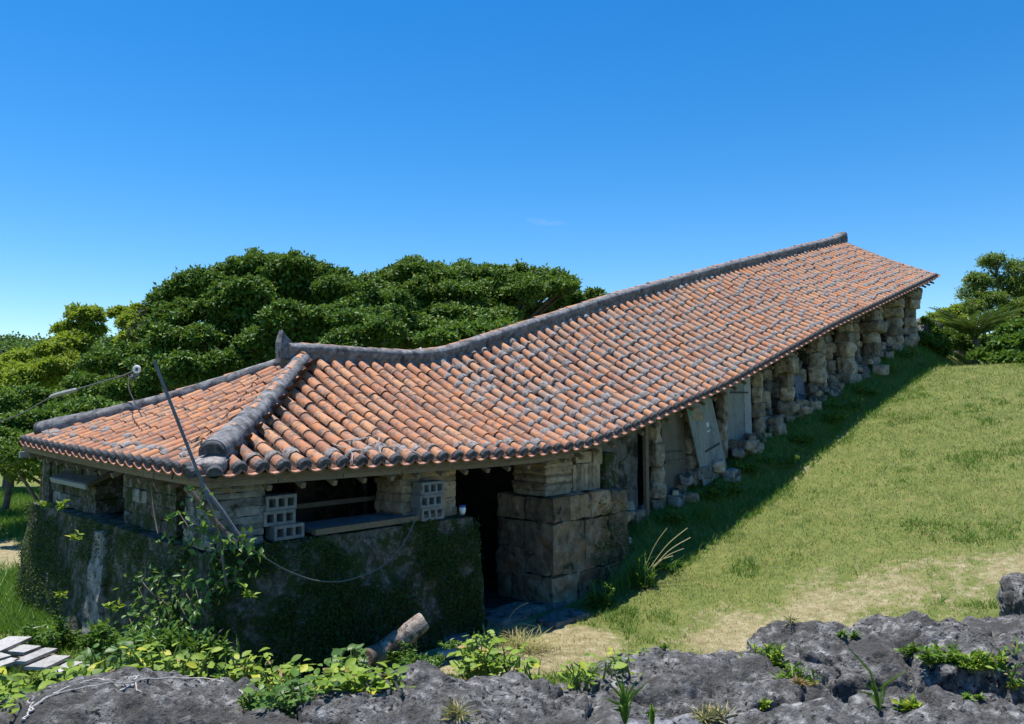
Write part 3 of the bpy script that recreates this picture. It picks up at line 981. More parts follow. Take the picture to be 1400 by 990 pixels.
# rubble filling the gaps behind the pillars, stone by stone
fill = blk('rubble_infill', 'dark', kiln, 16.5, 1.5, 4.0, (.3, .3, .3), (2, 2, 2), 0, 1, .3)
for i in range(len(ptz) - 1):
    (t0, z0, top0, w0), (t1, z1, top1, w1) = ptz[i], ptz[i + 1]
    if i in (0, 1, 2): continue
    n = max(1, int((t1 - t0) / .62))
    for k in range(n):
        tc = t0 + (t1 - t0) * (k + .5) / n
        z = (z0 + z1) / 2 - .05
        htop = float(zf(tc, 1.1)) - .35 - random.choice([0, .1, .35, .8])
        while z < htop:
            h = random.uniform(.18, .38)
            sd += 1
            blk('stone', 'limestone' if random.random() < .7 else 'greystone', fill, tc + random.uniform(-.08, .08), 1.12 + random.uniform(-.12, .1), z + h / 2, (random.uniform(.3, .46), .4, h * 1.02), (6, 6, 6), .06, 5, .42, sd, random.uniform(-.5, .5), True)
            z += h
# a few blocks of limestone lying in front of the pillars, each a thing of its own
loose = [(925, 690, .26, 'pale square limestone block sitting beside the first pillar right of the thin post'),
         (945, 684, .22, 'rounded limestone block lying below the brown grey board'),
         (868, 712, .28, 'weathered stone at the foot of the stained plaster infill'),
         (1000, 655, .30, 'large loose stone in the shade below the tilted pale board'),
         (1205, 510, .36, 'rounded limestone boulder near the uphill end of the pillar row')]
for k, (px, py, s_, lab) in enumerate(loose):
    p = ground_at(px, py)
    o = block('limestone_block', M['limestone' if k % 3 else 'greystone'], None, (p[0], p[1], p[2] + s_ * .22), (s_ * 1.2, s_, s_ * .8), AXK, (8, 8, 8), .05, 5, .45, 300 + k, sm=True)
    tag(o, lab, 'stone', 'loose stones along the pillars')

# ---------------------------------------------------------------- things on and against the shed
def panel_thing(name, label, cat, t, b, z0, w, h, lean_t, lean_b, m, thick=.025, extras=(), group=None):
    """upright board: base centre at (t,b,z0), leaning along t and towards b"""
    base = TB(t, b, z0)
    e = empty(name, base, label, cat, group)
    up = np.array([0, 0, 1.0]) + a3 * lean_t + b3 * lean_b
    up /= np.linalg.norm(up)
    sx = a3 * (1) - up * np.dot(a3, up); sx /= np.linalg.norm(sx)
    nn = np.cross(sx, up)
    axs = np.array([sx, nn, up])
    MB().box(base + up * h / 2, (w, thick, h), axs).build('panel', M[m], e)
    for nm, mm, u0, v0, du, dv, dn in extras:
        c = base + sx * (u0 * w) + up * (v0 * h) + nn * (thick / 2 + dn / 2 + .001) * (1 if np.dot(nn, -b3) > 0 else -1)
        MB().box(c, (du, dn, dv), axs).build(nm, M[mm], e)
    return e
def board_between(px0, px1, ptop, pbot, b=.5):
    global PB
    old, PB = PB, b
    c = at_plane((px0 + px1) / 2, pbot)
    ct = at_plane((px0 + px1) / 2, ptop)
    w = at_plane(px1, pbot)[0] - at_plane(px0, pbot)[0]
    PB = old
    return c[0], c[1], w, ct[1] - c[1]
t, z, w, h = board_between(906, 938, 568, 662, .66)
panel_thing('board', 'brown grey wooden board standing between the first two stone pillars', 'board', t, .66, z - .05, w, h + .3, .0, .02, 'board2',
            extras=[('batten', 'boarddark', 0, .42, w * .7, .03, .02), ('batten', 'timber', .0, .30, w * .85, .05, .03)], group='boards propped between the pillars')
t, z, w, h = board_between(962, 993, 548, 652, .36)
panel_thing('board', 'pale grey board leaning sideways with green and white paint marks', 'board', t, .34, z - .03, w * 1.12, h + .28, -.24, .1, 'board',
            extras=[('batten', 'boarddark', .1, .34, w * .66, .035, .02), ('paint_mark', 'green_paint', -.18, .10, .07, .16, .003), ('paint_mark', 'green_paint', -.42, .86, .07, .26, .003),
                    ('paint_mark', 'white_paint', .12, .60, .10, .09, .003), ('paint_mark', 'white_paint', .10, .53, .13, .03, .0034)], group='boards propped between the pillars')
t, z, w, h = board_between(992, 1028, 520, 605, .66)
panel_thing('board', 'upright pale grey board of two planks with one dark batten high between the pillars', 'board', t, .66, z, w, h + .3, .0, .02, 'board',
            extras=[('plank', 'plank', .36, .5, w * .26, h + .2, .012), ('batten', 'boarddark', .05, .66, w * .66, .04, .02)], group='boards propped between the pillars')
t, z, w, h = board_between(1091, 1102, 522, 552, .7)
panel_thing('board', 'small bluish grey panel standing right of the pillar with the wide head stone', 'board', t, .7, z - .1, w * 1.1, h + .25, .1, .15, 'slate', extras=[('batten', 'boarddark', .0, .4, w * .7, .03, .02)], group='boards propped between the pillars')
t, z, w, h = board_between(1134, 1146, 505, 540, .6)
panel_thing('board', 'narrow grey stick of wood leaning between the sixth and seventh pillar', 'board', t, .55, z - .1, .14, h + .4, -.35, .2, 'timber', extras=[('batten', 'boarddark', .0, .5, .1, .04, .02)], group='boards propped between the pillars')
t, z, w, h = board_between(1173, 1180, 470, 510, .9)
panel_thing('board', 'narrow grey slat standing in the dark left of the eighth pillar', 'board', t, .9, z - .1, .2, h + .5, .02, .05, 'slate', extras=[('batten', 'boarddark', .0, .5, .15, .04, .02)], group='boards propped between the pillars')

def hollow_block(label, t, b, z, rot=0, L=.39, H=.165, D=.19, holes=3, wall=.036):
    """concrete block lying so that its three holes face the lawn"""
    mb = MB()
    c, s = math.cos(rot), math.sin(rot)
    ax = np.array([AXK[0] * c + AXK[1] * s, AXK[1] * c - AXK[0] * s, AXK[2]])
    o = TB(t, b, z)
    hw = (L - wall * (holes + 1)) / holes
    xs_ = [-L / 2]
    for k in range(holes):
        xs_ += [-L / 2 + wall + k * (hw + wall), -L / 2 + wall + k * (hw + wall) + hw]
    xs_.append(L / 2)
    zs_ = [0, wall, H - wall, H]
    pt = lambda x, y, zz: o + ax[0] * x + ax[1] * y + ax[2] * zz
    for yy, fl in ((-D / 2, 0), (D / 2, 1)):
        for i in range(len(xs_) - 1):
            for k in range(3):
                if k == 1 and i % 2 == 1: continue
                q = [pt(xs_[i], yy, zs_[k]), pt(xs_[i + 1], yy, zs_[k]), pt(xs_[i + 1], yy, zs_[k + 1]), pt(xs_[i], yy, zs_[k + 1])]
                mb.add(q, [(0, 1, 2, 3) if not fl else (3, 2, 1, 0)])
    def tubeq(x0, x1, z0, z1, out):
        cs = [(x0, z0), (x1, z0), (x1, z1), (x0, z1)]
        for k in range(4):
            (xa, za), (xb, zb_) = cs[k], cs[(k + 1) % 4]
            q = [pt(xa, -D / 2, za), pt(xb, -D / 2, zb_), pt(xb, D / 2, zb_), pt(xa, D / 2, za)]
            mb.add(q, [(0, 3, 2, 1) if out else (0, 1, 2, 3)])
    tubeq(-L / 2, L / 2, 0, H, True)
    for k in range(holes):
        x0 = -L / 2 + wall + k * (hw + wall)
        tubeq(x0, x0 + hw, wall, H - wall, False)
    ob = mb.build('concrete_block', M['concrete'])
    return tag(ob, label, 'concrete block', 'hollow concrete blocks on the base wall')
z0 = WT + .03
lv = ['bottom', 'middle', 'top']
for k in range(3):
    hollow_block('hollow concrete block, %s one of the stack beside the corner pier' % lv[k], 1.03 + (.10, .0, .02)[k], .30 + (.0, .03, .04)[k], z0 + k * .168, (.03, -.03, .02)[k])
for k in range(3):
    hollow_block('hollow concrete block, %s one of the stack beside the doorway' % lv[k], 3.19 + (.02, .0, .02)[k], .22, z0 + k * .168, (.02, -.03, .03)[k])
hollow_block('concrete block with narrow slots lying low at the vine covered wall corner', .38, .20, z0, -.1, .42, .10, .19, 6, .018)

# sill: dark slab and a long timber along the opening
e = empty('sill_plank', TB(2.2, .35, WT + .04), 'long dark sill slab with a pale timber edge lying in the wide opening', 'sill')
MB().box(TB(2.32, .52, WT + .075), (1.72, .50, .05), AXK).build('slab', M['slate'], e)
MB().box(TB(2.42, .20, WT + .07), (1.95, .09, .07), AXK).build('edge_timber', M['fascia'], e)
o = MB().box(TB(2.5, 1.1, WT + .26), (1.9, .10, .06), AXK).build('inner_beam', M['timber'])
tag(o, 'brown timber lying inside the dark opening behind the sill slab', 'beam')
# board lying like an awning over the far left pier
e = empty('shelf_board', TB(.30, 4.6, 2.05), 'long weathered board jutting out above the far left pier under the eave', 'board')
u_ = -a3 * .94 - np.array([0, 0, .34]); u_ /= np.linalg.norm(u_)
MB().box(TB(.36, 4.55, 2.14), (1.5, .42, .05), np.array([b3, u_, np.cross(b3, u_)])).build('panel', M['timber'], e)
MB().box(TB(.16, 4.55, 2.045), (1.5, .03, .07), np.array([b3, u_, np.cross(b3, u_)])).build('edge_strip', M['plank'], e)
# pale plaster strip running down the left wall
blk('plaster_strip', 'greystone', kiln, .13, 3.10, WT / 2 - .14, (.10, .40, WT + .10), (3, 8, 26), .07, 3, .1, 71, batter=.10)

# white cup by the doorway
def lathe(prof, n=16):
    v, f = [], []
    for r, z in prof:
        v += [(r * math.cos(2 * math.pi * k / n), r * math.sin(2 * math.pi * k / n), z) for k in range(n)]
    for i in range(len(prof) - 1):
        f += [(i * n + k, i * n + (k + 1) % n, (i + 1) * n + (k + 1) % n, (i + 1) * n + k) for k in range(n)]
    return np.array(v), f
cp = TB(3.86, .26, WT + .02)
e = empty('cup', cp, 'small white cup with a blue rim left on the wall end by the doorway', 'cup')
v, f = lathe([(0, 0), (.032, 0), (.046, .04), (.05, .085), (.044, .10), (.040, .10), (.040, .02), (0, .02)])
obj('cup_body', mesh_np('cup_body', v + cp, f, M['white'], True), e)
v, f = lathe([(.0445, .100), (.047, .112), (.046, .128), (.030, .130), (0, .131)])
obj('cup_lid', mesh_np('cup_lid', v + cp, f, M['bluecap'], True), e)

# bent steel angle leaning on the corner of the eave, with punched holes
def seg(mb, p, q, w, h, mi=0):
    d = np.asarray(q) - p; L = np.linalg.norm(d); d /= L
    s = np.cross(d, [0.6, .8, .1]); s /= np.linalg.norm(s); n = np.cross(d, s)
    mb.box((np.asarray(p) + q) / 2, (L, w, h), np.array([d, s, n]), mi)
    return d, s, n
p0, p1 = P(211, 494, 7.75), P(288, 690, 7.86)
e = empty('steel_pole', p1, 'dark punched steel angle leaning up past the near roof corner', 'pole')
mb = MB(); d, s, n = seg(mb, p0, p1, .034, .008)
mb.box((p0 + p1) / 2 + s * .017 + n * .012, (np.linalg.norm(p1 - p0), .008, .032), np.array([d, s, n]))
mb.build('pole_body', M['steel'], e)
for k in np.linspace(.35, .9, 9):
    c = p0 + (p1 - p0) * k
    MB().tube([c - n * .0075, c + n * .0075], .008, 8).build('bolt', M['twig'], e)
p2, p3 = P(274, 660, 7.9), P(330, 738, 7.95)
o = MB().tube([p2, (p2 + p3) / 2 + [0, 0, .01], p3], [.024, .026, .022], 8).build('timber_prop', M['steel'])
tag(o, 'grey round pole slanting from the roof corner down onto the wall corner', 'pole')
p2, p3 = P(262, 672, 7.85), P(322, 742, 7.88)
o = MB().tube([p2, (p2 + p3) / 2 - [0, 0, .02], p3], .02, 6).build('thin_pole', M['bark'])
tag(o, 'thinner brown stick beside the grey slanting pole at the wall corner', 'pole')
p2, p3 = P(287, 688, 7.8), P(309, 800, 7.75)
o = MB().tube([p2, p2 * .6 + p3 * .4 + [.03, 0, 0], p3], [.008, .010, .014], 6).build('dead_branch', M['bark'])
tag(o, 'pale dead branch hanging down over the vines at the wall corner', 'branch')

# service cable with splice and ring insulator, its drop wire crossing the left hip
def curve_pts(pts, n=40, sag=0):
    pts = np.asarray(pts, float)
    d = np.concatenate([[0], np.cumsum(np.linalg.norm(np.diff(pts, axis=0), axis=1))])
    x = np.linspace(0, d[-1], n)
    out = np.stack([np.interp(x, d, pts[:, k]) for k in range(3)], 1)
    for _ in range(4):
        out[1:-1] = (out[:-2] + 2 * out[1:-1] + out[2:]) / 4
    return out
cab = [P(-60, 592, 15), P(0, 577, 14.6), P(30, 566, 14.3), P(55, 551, 14.0), P(72, 541, 13.8), P(88, 536, 13.6), P(106, 532, 13.4), P(140, 522, 12.9), P(178, 511, 12.4), P(186, 505, 12.3)]
e = empty('service_cable', cab[-1], 'grey overhead cable with a white splice ending in a ring insulator left of the roof', 'cable')
MB().tube(curve_pts(cab), .012, 6).build('cable', M['cord'], e)
MB().tube(curve_pts([P(68, 543, 13.85), P(80, 539, 13.72), P(92, 536, 13.55), P(106, 532.5, 13.4)], 12), [.018] + [.036] * 10 + [.018], 8).build('splice', M['plank'], e)
c = P(187, 505, 12.3)
ring = [c + np.array([math.cos(x) * .045, .0, math.sin(x) * .045]) for x in np.linspace(0, 2 * math.pi, 20)]
MB().tube(ring, .022, 8, cap=False).build('insulator', M['white'], e)
MB().tube([P(180, 512, 12.35), P(184, 520, 12.3), P(179, 516, 12.3), P(190, 512, 12.3)], .02, 6).build('clamp', M['steel'], e)
dw = curve_pts([P(176, 513, 12.35), P(175, 530, 11.9), P(183, 548, 11.2), P(194, 570, 10.6)], 20)
MB().tube(dw, .008, 5).build('drop_wire', M['wire'], e)
def over_roof(uv, dz=.135):
    return [pl(s, u, dz) for s, u in uv]
w1 = curve_pts(over_roof([(3.1, 2.3), (2.65, 1.9), (2.0, 1.35), (1.45, .85), (.95, .42), (.62, .02)]) + [pl(.62, -.05, -.05)], 40)
o = tag(MB().tube(w1, .007, 5).build('roof_wire', M['wire']), 'dark thin wire lying across the left roof slope down to its eave', 'wire')
w2 = curve_pts(over_roof([(2.75, 1.85), (2.2, 1.75), (1.55, 1.5), (1.5, 1.0), (1.2, .45), (1.12, .0)]) + [pl(1.13, -.06, -.15), pl(1.0, -.08, -.42), pl(.82, -.1, -.62)], 50)
o = tag(MB().tube(w2, .006, 5).build('dry_vine', M['bark']), 'long brown vine stem curling over the left roof slope and hanging from the eave', 'vine')
w3 = curve_pts([P(583, 655, 10.6), P(577, 690, 10.4), P(552, 745, 10.0), P(520, 778, 9.55), P(470, 796, 9.1), P(430, 795, 8.75), P(390, 780, 8.45), P(350, 755, 8.1), P(322, 735, 7.95), P(300, 700, 7.85)], 50)
o = tag(MB().tube(w3, .008, 6).build('hanging_cord', M['cord']), 'grey cord sagging in a long loop across the mossy front wall', 'cord')
# dry pale vine tangled over the low front eave
def tangle(name, label, t0, t1, n, r, seed):
    rr = random.Random(seed)
    mb = MB()
    for _ in range(n):
        t, q = rr.uniform(t0, t1), rr.uniform(.0, .5)
        pts = []
        an = rr.uniform(-2.6, -.4)
        for k in range(8):
            pts.append(pf(t, max(q, -.02), .125 if q > 0 else .02))
            an += rr.uniform(-.6, .6)
            t += math.cos(an) * .10; q += math.sin(an) * .07
        mb.tube(curve_pts(pts, 14), r, 4)
    return tag(mb.build(name, M['twig']), label, 'vine')
tangle('dry_vine', 'pale dry vine stems tangled over the eave tiles above the wide opening', 1.75, 2.75, 9, .007, 3)
tangle('dry_vine', 'few pale dry tendrils caught on the left end of the front eave', .25, .6, 3, .006, 9)

# ---------------------------------------------------------------- foliage builders
def unit(v): return v / (np.linalg.norm(v, axis=-1, keepdims=True) + 1e-9)
def leaf_arrays(pos, dirs, nrm, L, Wd, fold=.18, droop=.12):
    """folded four-corner leaves: two triangles each"""
    n = len(pos)
    dirs = unit(dirs)
    side = unit(np.cross(dirs, nrm))
    up = np.cross(side, dirs)
    L, Wd = np.broadcast_to(L, (n,))[:, None], np.broadcast_to(Wd, (n,))[:, None]
    v = np.empty((n, 4, 3))
    v[:, 0] = pos
    v[:, 1] = pos + dirs * L * .48 + side * Wd * .5 + up * Wd * fold
    v[:, 2] = pos + dirs * L - up * L * droop
    v[:, 3] = pos + dirs * L * .48 - side * Wd * .5 + up * Wd * fold
    base = (np.arange(n) * 4)[:, None]
    f = np.concatenate([base + [[0, 1, 2]], base + [[0, 2, 3]]], 0)
    return v.reshape(-1, 3), f
def leaf_obj(name, mat_, parent, *a, **k):
    v, f = leaf_arrays(*a, **k)
    return obj(name, mesh_np(name, v, [f], mat_), parent)
def rdir(n): return unit(RNG.normal(size=(n, 3)))

def crown(lobes, n, clump, per, L, ratio=.5, shell=.55, flat=.0, upb=.6, lift=1.0):
    """leaves gathered in rounded puffs over the lobes, plus a loose fill inside; lobes = (c, r(3))"""
    vol = np.array([r[0] * r[2] + r[0] * r[1] for c, r in lobes])
    P_, D_, N_ = [], [], []
    for (c, r), w in zip(lobes, vol / vol.sum()):
        nl = int(n * w)
        npf = int(RNG.integers(13, 20))
        d = rdir(npf)
        d[:, 2] = np.where(d[:, 2] < -.15, -d[:, 2] * .7, d[:, 2])
        pr = np.cbrt(r[0] * r[1] * r[2]) * RNG.uniform(.17, .38, npf)
        pc = c + d * r * RNG.uniform(.62, 1.0, npf)[:, None]
        k = RNG.choice(npf, int(nl * .86), p=pr ** 2 / (pr ** 2).sum())
        q = rdir(len(k))
        q[:, 2] = np.where(q[:, 2] < -.1, -q[:, 2], q[:, 2])
        rad = RNG.uniform(.62, 1.08, len(k)) * (1 + .35 * fbm(q + pc[k], 3.0, 2, 7))
        pp = pc[k] + q * (pr[k] * rad)[:, None] * np.array([1.1, 1.1, .82]) + RNG.normal(size=(len(k), 3)) * clump * .35
        P_.append(pp); D_.append(unit(q * .5 + rdir(len(k)) * .9)); N_.append(unit(q * .7 + [0, 0, upb] + rdir(len(k)) * .6))
        m = nl - len(k)
        d2 = rdir(m)
        P_.append(c + d2 * r * (RNG.random(m) ** .5)[:, None] * .85); D_.append(rdir(m)); N_.append(unit(rdir(m) + [0, 0, upb]))
    P_, D_, N_ = map(np.concatenate, (P_, D_, N_))
    k = len(P_)
    ll = L * RNG.uniform(.65, 1.25, k)
    return P_, D_, N_, ll, ll * ratio

def tree(name, label, cat, base, lobes_px, mat_, n, L, clump=.16, per=9, ratio=.5, trunk_r=.2, bark='bark', group=None, depth=.9, flatlobe=None, upb=.6, shell=.55):
    """lobes_px: (px, py, rx, ry, Y)"""
    lobes = []
    for px, py, rx, ry, Y in lobes_px:
        r = rx / FPX * Y
        lobes.append((P(px, py, Y), np.array([r, r * depth, ry / FPX * Y])))
    base = np.array([base[0], base[1], float(ground_z(base[0], base[1])) - .1])
    e = empty(name, base, label, cat, group)
    cen = np.mean([c for c, r in lobes], 0)
    fork = base * .45 + cen * .55; fork[2] = base[2] + (cen[2] - base[2]) * .5
    mb = MB()
    mb.tube(curve_pts([base, base * .6 + fork * .4 + [.1, 0, 0], fork], 10), np.linspace(trunk_r, trunk_r * .62, 10), 9)
    for c, r in lobes:
        mid = fork * .5 + c * .5 + np.array([0, 0, -.15 * r[2]])
        mb.tube(curve_pts([fork - [0, 0, .1], mid, c], 8), np.linspace(trunk_r * (.45 if len(lobes) < 20 else .2), .03, 8), 6)
        for _ in range(4):
            q = c + rdir(1)[0] * r * .8
            mb.tube([mid * .3 + c * .7, c * .4 + q * .6, q], [.04, .03, .012], 4)
    mb.build('trunk', M[bark], e, True)
    leaf_obj('crown', M[mat_], e, *crown(lobes, n, clump, per, L, ratio, shell, upb=upb))
    return e

# ---------------------------------------------------------------- trees and bushes
def wxy(px, Y): return ((px - 700) / FPX * Y, Y)
def outline_lobes(top, bottom, n, Y0, seed):
    rr = np.random.default_rng(seed)
    tx, ty = zip(*top)
    bx, by = zip(*bottom)
    out = []
    for k in range(n):
        rows = 4
        x = tx[0] + (tx[-1] - tx[0]) * ((k // rows + rr.uniform(.1, .9)) / (n // rows)) if k < n // rows * rows else rr.uniform(tx[0], tx[-1])
        r = rr.uniform(22, 38)
        yt, yb = np.interp(x, tx, ty), np.interp(x, bx, by)
        r = min(r, max(8, (yb - yt) / 2.2))
        ry = r * rr.uniform(.62, .85)
        u = (0.0, .30, .64, 1.0)[k % rows] * rr.uniform(.85, 1.0)
        y = yt + ry + u * max(0, yb - yt - 2 * ry)
        out.append((x, y, r, ry, Y0 - 3.2 * u + rr.uniform(-1.3, 1.3)))
    return out
tree('broadleaf_tree', 'huge dark green broadleaf tree with layered crown behind the left end of the roof', 'tree', wxy(400, 27),
     outline_lobes([(205, 478), (222, 440), (236, 390), (262, 374), (300, 378), (320, 356), (345, 348), (385, 346), (412, 352), (440, 364), (470, 372), (500, 384), (535, 400)],
                   [(205, 545), (300, 530), (400, 510), (535, 495)], 60, 27, 4),
     'big_leaf', 180000, .15, .17, 10, .56, .5, group='large trees behind the roof')
tree('broadleaf_tree', 'wide flat topped broadleaf tree with visible trunk rising behind the roof ridge', 'tree', wxy(700, 31),
     outline_lobes([(488, 408), (515, 376), (545, 364), (572, 354), (600, 364), (640, 361), (680, 364), (725, 368), (765, 373), (788, 386)],
                   [(488, 498), (640, 488), (690, 474), (715, 428), (788, 402)], 56, 31, 5) + [(735, 432, 26, 16, 30.6), (708, 440, 26, 18, 30.4), (765, 420, 15, 10, 31)],
     'big_leaf2', 130000, .155, .18, 10, .56, .28, group='large trees behind the roof')
tree('small_tree', 'small leafy tree top poking out behind the ridge right of the flat topped tree', 'tree', wxy(795, 33),
     [(775, 412, 22, 18, 33), (800, 416, 18, 12, 33), (812, 406, 12, 7, 33), (780, 440, 22, 18, 33)], 'big_leaf2', 6500, .20, .17, 8, .5, .14)
tree('bright_bush', 'bright green bush behind the dip of the roof ridge', 'bush', wxy(640, 21),
     [(610, 468, 40, 15, 20), (655, 458, 40, 13, 21), (700, 452, 28, 10, 22)], 'shrub_leaf', 12000, .13, .1, 8, .55, .08)
tree('lime_tree', 'bright yellow green tree with rounded tufts standing against the sky on the left', 'tree', wxy(105, 29),
     [(115, 437, 24, 18, 29), (92, 456, 18, 15, 29), (126, 455, 17, 13, 29), (102, 470, 24, 13, 28.5), (66, 488, 22, 18, 28), (84, 484, 18, 16, 28), (58, 515, 26, 22, 27), (90, 510, 28, 22, 27.5), (115, 500, 20, 22, 28.5)],
     'lime_leaf', 26000, .16, .12, 9, .42, .22, group='bright trees left of the shed', shell=.35)
tree('lime_tree', 'smaller yellow green tree right of the taller tufted tree and left of the dark crown', 'tree', wxy(172, 30),
     [(166, 432, 16, 12, 30), (190, 430, 15, 12, 30), (180, 445, 18, 14, 29.5), (198, 452, 18, 18, 29), (185, 470, 22, 16, 28.5)],
     'lime_leaf', 9000, .16, .11, 9, .42, .18, group='bright trees left of the shed', shell=.35)
tree('low_tree', 'low light green tree at the left edge below the distant hill', 'tree', wxy(15, 29),
     [(28, 497, 24, 15, 29), (5, 515, 30, 20, 28), (-35, 510, 40, 26, 29), (30, 530, 32, 22, 27)], 'lime_leaf', 15000, .16, .15, 9, .45, .2, group='bright trees left of the shed')
tree('shade_tree', 'dull dark shrubby tree in the shade behind the overhead cable', 'tree', wxy(150, 25),
     [(150, 505, 34, 26, 26), (120, 540, 40, 24, 25), (175, 545, 40, 24, 24.5), (195, 490, 26, 30, 25.5)], 'big_leaf', 20000, .16, .15, 9, .4, .15, 'palebark')
tree('hedge_bush', 'dense fresh green bush left of the roof corner under the cable', 'bush', wxy(60, 21),
     [(115, 572, 55, 26, 21), (60, 585, 50, 28, 20.5), (20, 600, 45, 30, 20), (90, 610, 50, 30, 20), (150, 590, 42, 20, 20), (30, 645, 30, 18, 20.5)], 'shrub_leaf', 26000, .12, .10, 9, .5, .1, group='bushes left of the shed')
tree('hedge_bush', 'darker bush low behind the far left pier of the shed', 'bush', wxy(55, 19),
     [(60, 628, 60, 32, 18.5), (15, 628, 40, 26, 19), (110, 635, 50, 30, 18)], 'big_leaf2', 14000, .11, .10, 9, .5, .1, group='bushes left of the shed')
tree('hedge_bush', 'pale leafy bush at the left edge under the tall bright tree', 'bush', wxy(10, 23),
     [(20, 555, 50, 26, 23), (60, 560, 40, 22, 23.5), (-30, 580, 40, 40, 22)], 'shrub_leaf', 12000, .13, .1, 9, .5, .1, group='bushes left of the shed')
def pine(label, px, ptop, pbot, Y, w, seed, grp):
    rr = np.random.default_rng(seed)
    top, bot = P(px, ptop, Y), P(px, pbot, Y)
    base = np.array([bot[0], bot[1], float(ground_z(bot[0], bot[1]))])
    e = empty('conifer', base, label, 'tree', grp)
    MB().tube([base, (base + top) / 2, top], [.14, .1, .02], 7).build('trunk', M['bark'], e)
    pp, dd = [], []
    H = top[2] - bot[2]
    for k in range(26):
        z = rr.uniform(0, 1)
        for an in np.linspace(0, 6.28, 7) + rr.uniform(0, 6):
            ln = w * (1.1 - z) * rr.uniform(.6, 1.1) + .1
            d = np.array([math.cos(an), math.sin(an), .25])
            for s in np.linspace(.15, 1, 12):
                pp.append(bot + [0, 0, z * H] + d * ln * s + [0, 0, .25 * ln * s * s])
                dd.append(d + rr.normal(size=3) * .6)
    pp, dd = np.array(pp), np.array(dd)
    leaf_obj('crown', M['pine_leaf'], e, pp, dd, rdir(len(pp)), .24, .05)
pine('dark spiky conifer tip between the bright tree and the broadleaf crown', 214, 410, 480, 28, .95, 1, 'conifers behind the trees')
pine('thin conifer tip just left of the highest part of the broadleaf crown', 233, 396, 470, 29, .7, 2, 'conifers behind the trees')
# right hand trees
tree('feathery_tree', 'tall airy tree with tufted crown beyond the lawn at the right edge', 'tree', wxy(1375, 31),
     [(1360, 363, 20, 15, 31), (1340, 388, 20, 16, 31), (1328, 405, 17, 13, 31), (1372, 392, 20, 17, 31), (1352, 415, 22, 15, 30.5), (1390, 372, 18, 16, 31), (1400, 405, 24, 22, 31), (1385, 425, 22, 17, 30.5), (1330, 425, 18, 13, 30.5), (1425, 390, 26, 26, 31), (1410, 440, 26, 22, 30), (1365, 442, 24, 15, 30), (1445, 430, 30, 34, 30)],
     'right_leaf', 30000, .125, .2, 10, .38, .16, 'palebark')
tree('low_tree', 'low reddish tipped bush line on the crest between the shed and the airy tree', 'bush', wxy(1300, 31),
     [(1288, 434, 18, 9, 31), (1308, 430, 22, 11, 31), (1290, 452, 20, 14, 30.5), (1320, 448, 26, 14, 30.5)], 'lime_leaf', 7000, .14, .13, 9, .42, .09)
tree('round_bush', 'glossy rounded bush at the right edge of the lawn', 'bush', wxy(1385, 24),
     [(1385, 455, 24, 14, 25), (1375, 475, 18, 12, 24), (1395, 470, 18, 15, 24), (1412, 470, 26, 22, 24), (1380, 495, 26, 12, 23.6), (1405, 500, 26, 14, 23), (1350, 488, 20, 9, 24.5)], 'shrub_leaf', 11000, .15, .11, 8, .5, .09, group='bushes at the edge of the lawn')
tree('round_bush', 'dark bush in the shadow just past the last stone pillar', 'bush', wxy(1262, 26.2),
     [(1256, 468, 18, 13, 26.2), (1278, 476, 20, 11, 26.4), (1272, 452, 9, 12, 27), (1266, 440, 7, 6, 26.8), (1277, 456, 6, 9, 26.7), (1290, 484, 10, 7, 26.4), (1282, 462, 8, 10, 26.8)], 'shrub_leaf', 8000, .11, .09, 8, .5, .07, group='bushes at the edge of the lawn')
tree('round_bush', 'shaded undergrowth below the palm fronds at the edge of the lawn', 'bush', wxy(1340, 27),
     [(1330, 474, 26, 12, 28), (1352, 476, 22, 12, 27.6), (1310, 472, 16, 13, 28), (1322, 458, 15, 12, 29), (1296, 462, 13, 14, 29)], 'big_leaf2', 7000, .14, .12, 8, .5, .07, group='bushes at the edge of the lawn')
# palm with feather fronds
pc = P(1334, 464, 26.8)
pb = np.array([pc[0], pc[1], float(ground_z(pc[0], pc[1]))])
e = empty('feather_palm', pb, 'low palm with arching grey green feather fronds at the crest of the lawn', 'palm')
MB().tube([pb - [0, 0, .1], pc], [.14, .1], 8).build('trunk', M['bark'], e)
for k in range(26):
    an = k * 2.4 + random.uniform(-.2, .2)
    ln = random.uniform(1.2, 1.7)
    el = random.uniform(.7, 1.5)
    pts = []
    for s in np.linspace(0, 1, 12):
        r = ln * s
        pts.append(pc + np.array([math.cos(an) * r * math.cos(el * (1 - .55 * s)), math.sin(an) * r * math.cos(el * (1 - .55 * s)), ln * s * math.sin(el) - .30 * ln * s * s]))
    pts = curve_pts(pts, 22)
    tg = np.gradient(pts, axis=0)
    pp = np.repeat(pts[3:], 2, 0); tt_ = np.repeat(tg[3:], 2, 0)
    sgn = np.tile([1, -1], len(pp) // 2)[:, None]
    sdv = unit(np.cross(tt_, [0, 0, 1.0])) * sgn
    mb = MB().tube(pts, np.linspace(.02, .006, 22), 4)
    v, f = leaf_arrays(pp, sdv + unit(tt_) * .7 + np.array([0, 0, .1]), np.tile([0, 0, 1.0], (len(pp), 1)), .5 * (1 - .5 * np.linspace(0, 1, len(pp))), .045)
    mb.add(v, [tuple(q) for q in f])
    mb.build('frond', M['palm_leaf'], e)
